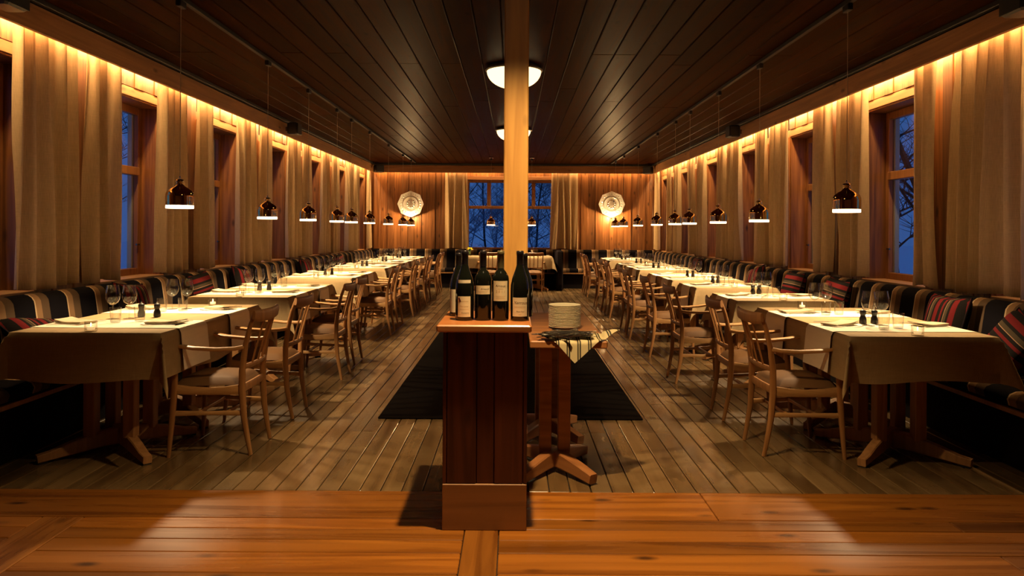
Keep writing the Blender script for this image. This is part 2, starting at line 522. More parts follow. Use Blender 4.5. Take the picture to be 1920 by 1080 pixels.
# side walls
def side_wall(s, nm):
    mb = MB()
    def bx(y0, y1, z0, z1):
        a, b2 = sorted((s * (XW + .004), s * (XW + .30)))
        mb.box(a, b2, y0, y1, z0, z1)
    edges = [Y0]
    for c in WIN_C:
        edges += [c - WW, c + WW]
    edges.append(YB + .25)
    for i in range(0, len(edges), 2):
        bx(edges[i], edges[i + 1], -.1, ZC + .02)
    for c in WIN_C:
        bx(c - WW, c + WW, -.1, WZ0); bx(c - WW, c + WW, WZ1, ZC + .02)
    w = part(nm, mb, 'subfloor_dark', None)
    tag(w, ('left' if s < 0 else 'right') + ' side wall of knotty vertical pine boards between the windows', 'wall', None, 'structure')
    def pl(y0, y1, z0, z1, out):
        key = ('wp', round(y1 - y0, 3), z0, z1, out)
        t = .02 + out
        plank_obj(key, lambda: MB().cbox(-t / 2, t / 2, .0015, (y1 - y0) - .0015, z0, z1, .004), 'wall_pine', w, (s * (XW + .005 - t / 2), y0, 0))
    for i in range(0, len(edges), 2):
        a, b2 = edges[i], edges[i + 1]
        if i > 0: a += .09
        if i < len(edges) - 2: b2 -= .09
        else: b2 = YB
        n = max(1, round((b2 - a) / .135)) if a > 3 else max(1, round((b2 - a) / .22))
        st = (b2 - a) / n
        for k in range(n):
            pl(a + k * st, a + (k + 1) * st, 0.0, ZC, 0.008 * (k % 2))
    for c in WIN_C:
        for k in range(6):
            st = 2 * WW / 6
            pl(c - WW + k * st, c - WW + (k + 1) * st, WZ1 + .085, ZC, 0.006 * (k % 2))
    return w
wl = side_wall(-1, 'wall_left')
wr_ = side_wall(1, 'wall_right')

wn = [0]
def window(s, c):
    """side wall window: reveal, casing, sash with two upper lights and one lower light"""
    wn[0] += 1
    r = thing('window_%d' % wn[0], (s * XW, c, 0))
    k = WIN_C.index(c)
    tag(r, '%s window from the camera in the %s wall, pine frame with dusk outside' % (ORD[k], 'left' if s < 0 else 'right'), 'window', None, 'structure')
    def bx(x0, x1, y0, y1, z0, z1, ch=.004):
        a, b2 = sorted((s * x0, s * x1))
        return MB().cbox(a, b2, y0, y1, z0, z1, ch)
    part('head_casing', bx(-.012, .02, -WW - .11, WW + .11, WZ1, WZ1 + .085), 'casing_pine', r)
    for q in (-1, 1):
        y0, y1 = sorted((q * WW, q * (WW + .09)))
        part('side_casing', bx(-.03, .01, y0, y1, WZ0 - .05, WZ1), 'wall_pine', r)
        y0, y1 = sorted((q * WW, q * (WW - .018)))
        part('reveal_board', bx(-.005, .29, y0, y1, WZ0, WZ1), 'wall_pine', r)
    part('reveal_board', bx(-.005, .29, -WW, WW, WZ1 - .018, WZ1), 'wall_pine', r)
    part('window_sill', bx(-.03, .29, -WW - .02, WW + .02, WZ0 - .03, WZ0 + .005), 'casing_pine', r)
    fw = WW - .018
    for q in (-1, 1):
        y0, y1 = sorted((q * fw, q * (fw - .06)))
        part('frame_stile', bx(.19, .25, y0, y1, WZ0, WZ1 - .018), 'window_pine', r)
        y0, y1 = sorted((q * (fw - .05), q * (fw - .085)))
        part('outer_frame', bx(.24, .285, y0, y1, WZ0, WZ1 - .018), 'white_frame_paint', r)
    part('frame_rail', bx(.19, .25, -fw + .07, fw - .07, WZ0, WZ0 + .07), 'window_pine', r)
    part('frame_rail', bx(.19, .25, -fw + .07, fw - .07, WZ1 - .09, WZ1 - .018), 'window_pine', r)
    part('transom', bx(.17, .25, -fw + .07, fw - .07, 1.835, 1.915), 'window_pine', r)
    part('mullion', bx(.19, .25, -.035, .035, 1.91, WZ1 - .085), 'window_pine', r)
    part('pane', bx(.222, .226, -fw + .07, fw - .07, WZ0 + .065, 1.84, .0005), 'window_glass', r)
    part('pane', bx(.222, .226, -fw + .07, -.03, 1.91, WZ1 - .085, .0005), 'window_glass', r)
    part('pane', bx(.222, .226, .03, fw - .07, 1.91, WZ1 - .085, .0005), 'window_glass', r)
    part('catch', bx(.175, .192, fw - .10, fw - .045, 1.15, 1.17, .003), 'dark_steel', r)
for s in (-1, 1):
    for c in WIN_C:
        window(s, c)

# back wall with its wide window
BX0, BX1 = -1.12, 1.02
mb = MB()
mb.box(-3.75, BX0, YB + .004, YB + .25, -.1, ZC + .02); mb.box(BX1, 3.75, YB + .004, YB + .25, -.1, ZC + .02)
mb.box(BX0, BX1, YB + .004, YB + .25, -.1, WZ0); mb.box(BX0, BX1, YB + .004, YB + .25, WZ1, ZC + .02)
wb = part('wall_back', mb, 'subfloor_dark', None)
tag(wb, 'back wall of orange-brown vertical pine boards with two lit plates', 'wall', None, 'structure')
def bplank(x0, x1, z0, z1, out):
    w, t = x1 - x0, .02 + out
    plank_obj(('bp', round(w, 3), z0, z1, out), lambda: MB().cbox(.001, w - .001, -t, 0, z0, z1, .005), 'wall_pine', wb, (x0, YB + .005, 0))
for (a, b_) in ((-3.5, BX0 - .09), (BX1 + .09, 3.5)):
    n = round((b_ - a) / .165); st = (b_ - a) / n
    for k in range(n):
        bplank(a + k * st, a + (k + 1) * st, 0.0, ZC, .016 * (k % 2))
n = 12; st = (BX1 - BX0 + .18) / n
for k in range(n):
    bplank(BX0 - .09 + k * st, BX0 - .09 + (k + 1) * st, WZ1 + .085, ZC, .010 * (k % 2))
for k in range(n):
    bplank(BX0 - .09 + k * st, BX0 - .09 + (k + 1) * st, 0, WZ0 - .035, .010 * (k % 2))
wn[0] += 1
bw = thing('window_%d' % wn[0], (0, YB, 0))
tag(bw, 'wide back window behind the post, blue dusk and bare trees outside', 'window', None, 'structure')
def bwp(nm, x0, x1, y0, y1, z0, z1, mat, ch=.004):
    part(nm, MB().cbox(x0, x1, y0, y1, z0, z1, ch), mat, bw)
bwp('head_casing', BX0 - .11, BX1 + .11, -.045, .02, WZ1, WZ1 + .085, 'valance_pine_x')
bwp('window_sill', BX0 - .03, BX1 + .03, -.05, .22, WZ0 - .03, WZ0 + .005, 'valance_pine_x')
for x0, x1 in ((BX0 - .09, BX0), (BX1, BX1 + .09)):
    bwp('side_casing', x0, x1, -.03, .01, WZ0 - .05, WZ1, 'wall_pine')
bc = (BX0 + BX1) / 2
bwp('frame_stile', BX0, BX0 + .06, .05, .12, WZ0, WZ1, 'window_pine'); bwp('frame_stile', BX1 - .06, BX1, .05, .12, WZ0, WZ1, 'window_pine')
bwp('frame_stile', bc - .06, bc + .06, .05, .12, WZ0, WZ1, 'window_pine')
bwp('frame_rail', BX0, BX1, .052, .118, WZ0, WZ0 + .05, 'window_pine'); bwp('frame_rail', BX0, BX1, .052, .118, WZ1 - .06, WZ1, 'window_pine')
bwp('transom', BX0, BX1, .045, .125, 1.835, 1.905, 'window_pine')
for h0, h1 in ((BX0 + .06, bc - .06), (bc + .06, BX1 - .06)):
    mx_ = (h0 + h1) / 2
    bwp('mullion', mx_ - .045, mx_ + .045, .055, .115, 1.905, WZ1 - .06, 'window_pine')
    bwp('pane', h0, h1, .083, .087, WZ0 + .05, 1.835, 'window_glass', .0005)
    bwp('pane', h0, mx_ - .045, .083, .087, 1.905, WZ1 - .06, 'window_glass', .0005)
    bwp('pane', mx_ + .045, h1, .083, .087, 1.905, WZ1 - .06, 'window_glass', .0005)

# wall behind the camera
wf = part('wall_front', MB().box(-4.0, 4.0, Y0 - .2, Y0, -.1, ZC + .02), 'wall_pine', None)
tag(wf, 'pine wall behind the camera closing the room', 'wall', None, 'structure')

# valances, cornices, LED strips
def valance(nm, label, boxes):
    r = thing(nm); tag(r, label, 'trim', None, 'structure')
    for (pn, args, mat) in boxes:
        part(pn, MB().cbox(*args), mat, r)
valance('trim_1', 'pale pine valance board along the left wall hiding the cove light', [
    ('valance_board', (-XV - .03, -XV, Y0, YV, ZV, 2.855, .004), 'valance_pine'),
    ('valance_shelf', (-XW + .01, -XV - .03, Y0, YB - .03, 2.835, 2.855, .003), 'valance_pine'),
    ('cornice', (-XV - .01, -XV + .035, Y0, YV, 2.862, ZC, .004), 'black_trim'),
    ('light_strip', (-3.405, -3.38, 4.2, 17.3, 2.815, 2.828, .002), 'led')])
valance('trim_2', 'pale pine valance board along the right wall hiding the cove light', [
    ('valance_board', (XV, XV + .03, Y0, YV, ZV, 2.855, .004), 'valance_pine'),
    ('valance_shelf', (XV + .03, XW - .01, Y0, YB - .03, 2.835, 2.855, .003), 'valance_pine'),
    ('cornice', (XV - .035, XV + .01, Y0, YV, 2.862, ZC, .004), 'black_trim'),
    ('light_strip', (3.38, 3.405, 4.2, 17.3, 2.815, 2.828, .002), 'led')])
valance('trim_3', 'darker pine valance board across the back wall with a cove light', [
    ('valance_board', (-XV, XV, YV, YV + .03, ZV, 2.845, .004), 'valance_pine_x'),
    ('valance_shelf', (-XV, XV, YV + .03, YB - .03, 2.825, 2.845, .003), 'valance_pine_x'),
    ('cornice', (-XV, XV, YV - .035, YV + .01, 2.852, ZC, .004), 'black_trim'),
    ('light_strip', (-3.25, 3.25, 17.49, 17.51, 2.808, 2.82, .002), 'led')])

# post
pt = part('post', MB().cbox(-.0635, .0635, -.065, .065, 0, ZC, .006), 'post_pine', None, (.0135, 3.885, 0))
tag(pt, 'square pale pine post rising to the ceiling behind the wine bottles', 'post', None, 'structure')

# ------------------------------------------------------------------ outside
sn = part('snow_ground', MB().box(-70, 70, -30, 90, -.45, -.30), 'snow', None)
tag(sn, 'snow-covered ground outside the windows at dusk', 'snow', None, 'structure')
def tree(x, y, h, seed, label, r0=.11, mat='bark', name='bare_tree', cat='tree', grp='bare winter trees outside the windows'):
    rnd = random.Random(seed)
    mb = MB()
    def br(p, d, ln, r, lev):
        n = 4 if lev < 2 else 2
        pts = [p]; q = p.copy(); dd = d.copy()
        for i in range(n):
            dd = (dd + Vector((rnd.uniform(-.16, .16), rnd.uniform(-.16, .16), rnd.uniform(-.04, .1)))).normalized()
            q = q + dd * (ln / n); pts.append(q.copy())
        sz = [(r * (1 - .75 * i / n),) * 2 for i in range(n + 1)]
        ref = (1, 0, 0) if abs(dd.x) < .8 else (0, 1, 0)
        mb.sweep(pts, sz, ref, 5 if lev == 0 else 3, False, 2.0)
        if lev < 3:
            k = (18, 8, 6)[lev]
            for j in range(k):
                t = rnd.uniform(.22, 1.0) if lev == 0 else rnd.uniform(.2, 1.0)
                i0 = min(n - 1, int(t * n)); f = t * n - i0
                b0 = pts[i0].lerp(pts[i0 + 1], f)
                a = rnd.uniform(0, 2 * PI)
                nd = Vector((math.cos(a), math.sin(a), rnd.uniform(.3, 1.1))).normalized()
                br(b0, nd, ln * rnd.uniform(.32, .5), r * (1 - .75 * t) * .42 + .003, lev + 1)
    br(Vector((0, 0, 0)), Vector((0, 0, 1)), h, r0, 0)
    o = part(name, mb, mat, None, (x, y, -.32))
    return tag(o, label, cat, grp)
bt = [(-2.6, 22.5), (-1.5, 21.2), (-.75, 23.4), (-.2, 20.9), (.55, 22.2), (1.15, 20.8), (1.9, 23.0), (2.9, 22.0)]
for i, (x, y) in enumerate(bt):
    tree(x, y, 4.2 + (i % 3) * .7, 100 + i, '%s bare dark tree from the left, outside the back window' % ORD[i], .045)
for i, (x, y) in enumerate([(-1.9, 19.9), (-1.2, 20.3), (-.55, 19.8), (.1, 20.2), (.75, 19.8), (1.4, 20.3), (2.0, 19.9)]):
    tree(x, y, 2.2 + .25 * (i % 3), 400 + i, '%s frosted bare shrub from the left, low outside the back window' % ORD[i], .022, 'frosted_twig', 'frosted_shrub', 'shrub', 'frosted shrubs outside the back window')
for i, (x, y) in enumerate([(6.8, 11.6), (8.2, 15.6), (7.2, 20.0), (9.5, 13.0)]):
    tree(x, y, 4.6 + i * .3, 200 + i, '%s bare tree outside the right-hand windows' % ORD[i], .09)
for i, (x, y) in enumerate([(-9.0, 14.0), (-8.0, 19.5), (-11.0, 17.0)]):
    tree(x, y, 4.6 + i * .3, 300 + i, '%s bare tree outside the left-hand windows' % ORD[i], .09)

# ------------------------------------------------------------------ curtains
def curtain(width, zt, zb, seed, name='curtain'):
    rnd = random.Random(seed)
    nf = max(2, round(width / .18))
    ph = [rnd.uniform(0, 6.28) for _ in range(4)]
    lean = rnd.uniform(-.02, .02)
    amps = [rnd.uniform(.6, 1.15) for _ in range(nf * 2 + 3)]
    def fn(u, v):
        z = zt + (zb - zt) * v
        x = (u - .5) * width * (.94 + .08 * v) + lean * v + .02 * math.sin(3 * v + ph[3]) * math.sin(PI * u)
        uu = u + .10 / nf * math.sin(2 * PI * u * 1.7 + ph[1]) + .22 / nf * math.sin(2.0 * v + ph[0]) * math.sin(2.4 * u * PI + ph[1])
        w = uu * nf * 2 * PI + ph[2]
        k = max(0.0, min(len(amps) - 1.001, w / PI))
        am = amps[int(k)] + (amps[int(k) + 1] - amps[int(k)]) * (k - int(k))
        c = math.sin(w)
        y = (.030 + .022 * min(1, v * 1.5)) * am * math.copysign(abs(c) ** .75, c) + .006 * math.sin(2.3 * w + ph[0])
        y = max(-.054, min(.054, y))
        zz = z + (.012 * math.sin(u * 7 + ph[0]) * v)
        return (x, y, zz)
    r = MB().grid(fn, nf * 16, 26)
    # hem band, a second layer at the bottom
    def hem(u, v):
        p = fn(u, 1 - .028 * (1 - v))
        return (p[0], p[1] - .0022, p[2])
    hm = MB().grid(hem, nf * 16, 2)
    return r, hm
cidx = [0]
def put_curtain(x, y, width, rz, label, grp, zt=2.765, zb=.885):
    cidx[0] += 1
    r, hm = curtain(width, zt, zb, cidx[0] * 13)
    o = part('curtain', r, 'curtain_linen', None, (x, y, 0), (0, 0, rz), True)
    part('hem', hm, 'curtain_linen', o, smooth=True)
    tag(o, label, 'curtain', grp)
for s in (-1, 1):
    sn_ = 'left' if s < 0 else 'right'
    rz = -PI / 2 if s < 0 else PI / 2     # local -y faces the room side
    for k in range(6):
        p = 5.77 + 1.975 * k
        g = 'beige linen curtains along the %s wall' % sn_
        jit = 0.03 * math.sin(k * 2.1 + s)
        wn_, wf_ = .615 + jit, .445 - jit
        if k == 0: wn_ = .70 if s < 0 else .86
        put_curtain(s * 3.388, p - .085 - wn_ / 2, wn_, -rz, 'beige linen curtain, near one of the %s pair on the %s wall' % (ORD[k], sn_), g)
        put_curtain(s * 3.388, p + .10 + wf_ / 2, wf_, -rz, 'beige linen curtain, far one of the %s pair on the %s wall' % (ORD[k], sn_), g)
    put_curtain(s * 3.388, 17.30, .30, -rz, 'narrow beige curtain in the back %s corner' % sn_, 'beige linen curtains along the %s wall' % sn_)
put_curtain(-1.36, 17.5, .56, 0, 'beige curtain at the left of the back window', 'back window curtains')
put_curtain(1.22, 17.5, .66, 0, 'beige curtain at the right of the back window', 'back window curtains')

# ------------------------------------------------------------------ benches
def bench_profile_mesh(prof, ln, mat, n=1):
    mb = MB()
    m_ = len(prof)
    vs = []
    for j in range(2):
        vs += [(x, j * ln, z) for x, z in prof]
    fs = [tuple(range(m_)), tuple(reversed(range(m_, 2 * m_)))]
    for i in range(m_):
        k = (i + 1) % m_
        fs.append((i, m_ + i, m_ + k, k))
    mb.add(vs, fs)
    return mb
def bench(loc, rz, ln, label, fab, grp):
    """local: back at x=0, sitter faces +x, runs along +y"""
    r = thing('banquette_bench', loc, rz)
    tag(r, label, 'bench', grp)
    back = [(0, .30), (0, .84)]
    for k in range(9):
        a = PI - PI * k / 8
        back.append((.075 + .075 * math.cos(a), .80 + .075 * math.sin(a)))
    back += [(.165, .70), (.185, .55), (.20, .42), (.20, .30)]
    seat = [(.10, .36), (.10, .44), (.40, .455), (.56, .45), (.595, .435), (.61, .41), (.60, .375), (.56, .36)]
    base = [(.12, 0), (.12, .34), (.50, .34), (.50, 0)]
    fr = [(.08, .335), (.08, .36), (.605, .36), (.605, .335)]
    part('backrest', bench_profile_mesh(back, ln, fab), fab, r, smooth=True)
    part('seat', bench_profile_mesh(seat, ln, fab), fab, r, smooth=True)
    part('plinth', bench_profile_mesh(base, ln, fab), 'booth_dark', r)
    part('seat_frame', bench_profile_mesh(fr, ln, fab), 'oak', r)
    return r
g = 'striped upholstered benches along the walls'
bench((-3.33, 3.3, 0), 0, 13.35, 'long striped bench along the left wall behind the tables', 'bench_fabric_y', g)
# right bench is mirrored by turning it round: it starts at the far end
bench((3.33, 16.65, 0), PI, 13.35, 'long striped bench along the right wall behind the tables', 'bench_fabric_y', g)
bench((-3.30, 17.36, 0), -PI / 2, 6.6, 'striped bench across the back wall under the window', 'bench_fabric_y', g)
for s in (-1, 1):
    mb = MB().cbox(-.075, .075, 16.12, 17.1, 0, .88, .03)
    o = part('booth_divider', mb, 'booth_dark', None, (s * 1.03 - (.0 if s > 0 else .15), 0, 0))
    tag(o, 'dark upholstered booth divider %s of the back window tables' % ('left' if s < 0 else 'right'), 'divider', 'booth dividers')

# ------------------------------------------------------------------ cushions
def cushion_mesh(sz=.44, th=.075):
    vs = []; fs = []
    n = 14
    mb = MB()
    for sg in (1, -1):
        def fn(u, v):
            a, b2 = 2 * u - 1, 2 * v - 1
            prof = max(0, (1 - a ** 4) * (1 - b2 ** 4)) ** .45
            pinch = 1 - .07 * (1 - abs(b2) ** 2) * abs(a) ** 3 * 0 
            kx = sz / 2 * a * (1 - .08 * (1 - b2 * b2)); ky = sz / 2 * b2 * (1 - .08 * (1 - a * a))
            return (kx, sg * th * prof, ky)
        m2 = MB().grid(fn, n, n)
        if sg < 0: m2.f = [tuple(reversed(q)) for q in m2.f]
        mb.add(m2.v, m2.f)
    return mb
cu = part('cushion', cushion_mesh(), 'cushion_fabric', None, smooth=True)
def piping():
    pts = []
    for i in range(33):
        t = i / 32 * 4; k = int(t) % 4; f = t - int(t)
        a = [(-1 + 2 * f, -1), (1, -1 + 2 * f), (1 - 2 * f, 1), (-1, 1 - 2 * f)][k]
        pts.append((.22 * a[0] * (1 - .08 * (1 - a[1] ** 2)), 0, .22 * a[1] * (1 - .08 * (1 - a[0] ** 2))))
    return MB().sweep(pts, (.005, .005), (0, 1, 0), 5, False, 2)
part('piping', piping(), 'booth_dark', cu, smooth=True)
def put_cushion(x, y, z, rx, rz, ry, label):
    if 'cushion' not in _first:
        _first['cushion'] = 1; o = cu; o.location = (x, y, z)
    else:
        o = dup(cu, (x, y, z))
    o.rotation_euler = Matrix.Rotation(rz, 4, 'Z').to_euler()
    m = Matrix.Rotation(rz, 4, 'Z') @ Matrix.Rotation(rx, 4, 'X') @ Matrix.Rotation(ry, 4, 'Y')
    o.rotation_euler = m.to_euler()
    tag(o, label, 'cushion', 'striped cushions on the benches')
# rz=pi/2 : cushion face looks along x
Q = PI / 2
put_cushion(-2.98, 4.70, .60, -1.00, Q, .25, 'red striped cushion slumped on the bench behind the front left table')
put_cushion(-3.06, 5.95, .665, -.30, Q, .1, 'dark red striped cushion on the left bench behind the front wine glasses')
put_cushion(-3.05, 7.25, .668, -.28, Q, 1.5, 'red striped cushion on the left bench beside the second left table')
put_cushion(-3.05, 8.35, .668, -.30, Q, .15, 'dark striped cushion on the left bench beyond the second left table')
put_cushion(-3.05, 10.9, .668, -.25, Q, 0, 'reddish striped cushion on the left bench beside the fourth left table')
put_cushion(-3.05, 13.0, .668, -.25, Q, 1.5, 'small red striped cushion on the left bench beside the fifth left table')
put_cushion(3.05, 5.20, .668, .27, Q, 0, 'upright red and black striped cushion on the right bench by the front table')
put_cushion(2.98, 4.42, .62, .55, Q, 1.2, 'large dark red striped cushion at the right edge of the photo')
put_cushion(3.05, 7.00, .668, .28, Q, 1.5, 'dark red striped cushion on the right bench beside the second right table')
put_cushion(3.05, 8.05, .668, .28, Q, 1.57, 'black cushion with red band on the right bench beside the third table')
put_cushion(3.05, 9.3, .668, .28, Q, .2, 'dark striped cushion on the right bench beside the fourth right table')
put_cushion(3.05, 12.3, .668, .28, Q, .0, 'dark striped cushion on the right bench beside the sixth right table')

# ------------------------------------------------------------------ rug
rg = part('rug', MB().cbox(-.935, .915, 5.13, 10.6, 0.0005, .012, .004), 'rug_black', None)
tag(rg, 'long black runner rug lying on the central aisle floor', 'rug')

# ------------------------------------------------------------------ chairs
def make_chair():
    t = thing('armchair')
    for s in (-1, 1):
        pts = [(-.237, s * .170, 0), (-.218, s * .172, .10), (-.198, s * .175, .22), (-.187, s * .178, .38), (-.189, s * .181, .50), (-.208, s * .186, .64), (-.236, s * .192, .75), (-.268, s * .198, .835)]
        sz = [(.0105, .011), (.0125, .014), (.0145, .017), (.016, .020), (.015, .0185), (.0135, .0155), (.012, .013), (.011, .012)]
        part('back_leg', MB().sweep(pts, sz, (0, 1, 0), 10), 'oak', t, smooth=True)
        pts = [(.214, s * .232, 0), (.206, s * .231, .10), (.194, s * .230, .25), (.184, s * .230, .40), (.179, s * .234, .54), (.177, s * .238, .638)]
        sz = [(.010, .010), (.0125, .013), (.015, .0165), (.016, .019), (.0135, .015), (.012, .0125)]
        part('front_leg', MB().sweep(pts, sz, (0, 1, 0), 10), 'oak', t, smooth=True)
        pts = [(-.205, s * .186, .632), (-.15, s * .202, .624), (-.05, s * .226, .623), (.07, s * .240, .632), (.16, s * .243, .646), (.212, s * .241, .655), (.228, s * .240, .655)]
        sz = [(.012, .013), (.014, .012), (.019, .0115), (.023, .011), (.025, .0105), (.023, .010), (.016, .008)]
        part('armrest', MB().sweep(pts, sz, (0, 1, 0), 10), 'oak_arm', t, smooth=True)
        pts = [(-.187, s * .176, .385), (-.09, s * .190, .378), (.0, s * .204, .378), (.09, s * .217, .383), (.185, s * .229, .392)]
        part('side_rail', MB().sweep(pts, [(.010, .030), (.010, .024), (.010, .022), (.010, .024), (.010, .030)], (0, 1, 0), 8), 'oak_arm', t, smooth=True)
        pts = [(-.198, s * .173, .245), (0, s * .200, .249), (.194, s * .229, .253)]
        part('stretcher', MB().sweep(pts, [(.008, .016), (.008, .012), (.008, .016)], (0, 1, 0), 8), 'oak_arm', t, smooth=True)
    part('front_rail', MB().sweep([(.186, -.222, .388), (.190, 0, .384), (.186, .222, .388)], (.010, .027), (1, 0, 0), 8), 'oak', t, smooth=True)
    part('back_rail', MB().sweep([(-.186, -.17, .388), (-.190, 0, .388), (-.186, .17, .388)], (.010, .024), (1, 0, 0), 8), 'oak', t, smooth=True)
    part('stretcher', MB().sweep([(.06, -.205, .250), (.06, .205, .250)], (.008, .011), (1, 0, 0), 8), 'oak', t, smooth=True)
    part('stretcher', MB().sweep([(-.10, -.185, .247), (-.10, .185, .247)], (.008, .011), (1, 0, 0), 8), 'oak', t, smooth=True)
    # crest rail, bowed back, ends standing proud of the stiles
    pts = []; sz = []
    for k in range(13):
        y = -.212 + .424 * k / 12
        q = (y / .2) ** 2
        pts.append((-.292 + .024 * q, y, .808 + .010 * q * q))
        hh = .036 if abs(y) < .17 else .036 - .010 * ((abs(y) - .17) / .042)
        sz.append((.0105, hh))
    part('crest_rail', MB().sweep(pts, sz, (1, 0, 0), 10), 'oak', t, smooth=True)
    pts = [(-.198 - .018 * (1 - (y / .18) ** 2), y, .515) for y in (-.18, -.12, -.06, 0, .06, .12, .18)]
    part('lower_back_rail', MB().sweep(pts, (.009, .015), (1, 0, 0), 8), 'oak', t, smooth=True)
    for y in (-.085, 0, .085):
        xb = -.198 - .018 * (1 - (y / .18) ** 2)
        xt = -.292 + .024 * (y / .2) ** 2
        pts = [(xb, y, .52), (xb - .020, y, .60), ((xb + xt) / 2 - .004, y, .68), (xt + .002, y, .79)]
        part('slat', MB().sweep(pts, [(.0075, .006), (.0085, .006), (.009, .006), (.010, .006)], (0, 1, 0), 6), 'oak', t, smooth=True)
    # cushion
    def edge(u):       # half width at x
        return .172 + (.222 - .172) * u
    mb = MB()
    nx, ny = 12, 12
    def top(u, v):
        x = -.185 + .385 * u
        b2 = 2 * v - 1; a = 2 * u - 1
        e = (1 - a ** 6) * (1 - b2 ** 6)
        return (x, edge(u) * b2 * .985, .408 + .040 * max(0, e) ** .4 + .012 * (1 - a * a) * (1 - b2 * b2))
    mb.grid(top, nx, ny)
    def bot(u, v):
        return (-.185 + .385 * u, edge(1 * u) * (1 - 2 * v) * .985, .407)
    mb.grid(bot, 2, 2)
    part('seat', mb, 'brown_leather', t, smooth=True)
    return t
chair = make_chair()
LCH = [4.30, 5.12, 6.45, 7.22, 9.20, 9.98, 11.25, 11.95, 12.95, 13.65, 14.8, 15.5]
RCH = [4.335, 5.13, 6.38, 7.72, 8.95, 9.72, 11.15, 11.9, 12.75, 14.6, 15.35]
for i, y in enumerate(LCH):
    jx = [0, 0, -.03, .02, 0, .015, 0, .01, 0, .03, .0, .0][i]
    lab = 'oak armchair with brown seat, %s from the camera in the left row' % ORD[i]
    place(chair, (-1.525 - .237 - jx, y + .17, 0), lab, 'chair', 'armchairs in the left row', PI + .03 * math.sin(i * 3.3))
for i, y in enumerate(RCH):
    jx = [0, 0, -.06, -.04, -.05, 0, 0, .0, -.03, 0, 0][i]
    lab = 'oak armchair with brown seat, %s from the camera in the right row' % ORD[i]
    place(chair, (1.478 + .237 + jx, y + .17, 0), lab, 'chair', 'armchairs in the right row', .03 * math.sin(i * 2.7 + 1))
place(chair, (.45, 16.02, 0), 'oak armchair seen from behind at the back window, right of the post', 'chair', 'armchairs at the back window', PI / 2)
place(chair, (-.52, 16.02, 0), 'oak armchair seen from behind at the back window, left of the post', 'chair', 'armchairs at the back window', PI / 2)

# ------------------------------------------------------------------ tables
ZT = .742
def make_table(name='square_table', hx=.395, hy=.385, mat='table_oak', zt=ZT, span=.31, po=.115, th=.03):
    t = thing(name)
    part('tabletop', MB().cbox(-hx, hx, -hy, hy, zt - th, zt, .004), mat, t)
    c = MB()
    for i, (sx, sy) in enumerate(((1, -1), (-1, 1), (-1, -1), (1, 1))):
        a = math.atan2(sy, sx)
        ln = span * math.sqrt(2)
        pts = [(0, 0, .085), (ln * .25, 0, .082), (ln * .6, 0, .058), (ln * .85, 0, .036), (ln, 0, .028)]
        sz = [(.030, .048), (.030, .046), (.028, .036), (.026, .024), (.024, .022)]
        m2 = MB().sweep(pts, sz, (0, 1, 0), 8, pw=8)
        part('foot', m2, mat, t, (0, 0, 0), (0, 0, a))
        part('glide', MB().box(ln - .05, ln - .005, -.022, .022, 0, .010), 'black_plastic', t, (0, 0, 0), (0, 0, a))
        px, py = sx * po, sy * po
        part('column', MB().cbox(px - .033, px + .033, py - .033, py + .033, .10, zt - th - .03, .004), mat, t)
    part('top_batten', MB().cbox(-hx * .8, hx * .8, -po - .03, -po + .03, zt - th - .035, zt - th, .004), mat, t)
    part('top_batten', MB().cbox(-hx * .8, hx * .8, po - .03, po + .03, zt - th - .035, zt - th, .004), mat, t)
    return t
table = make_table()

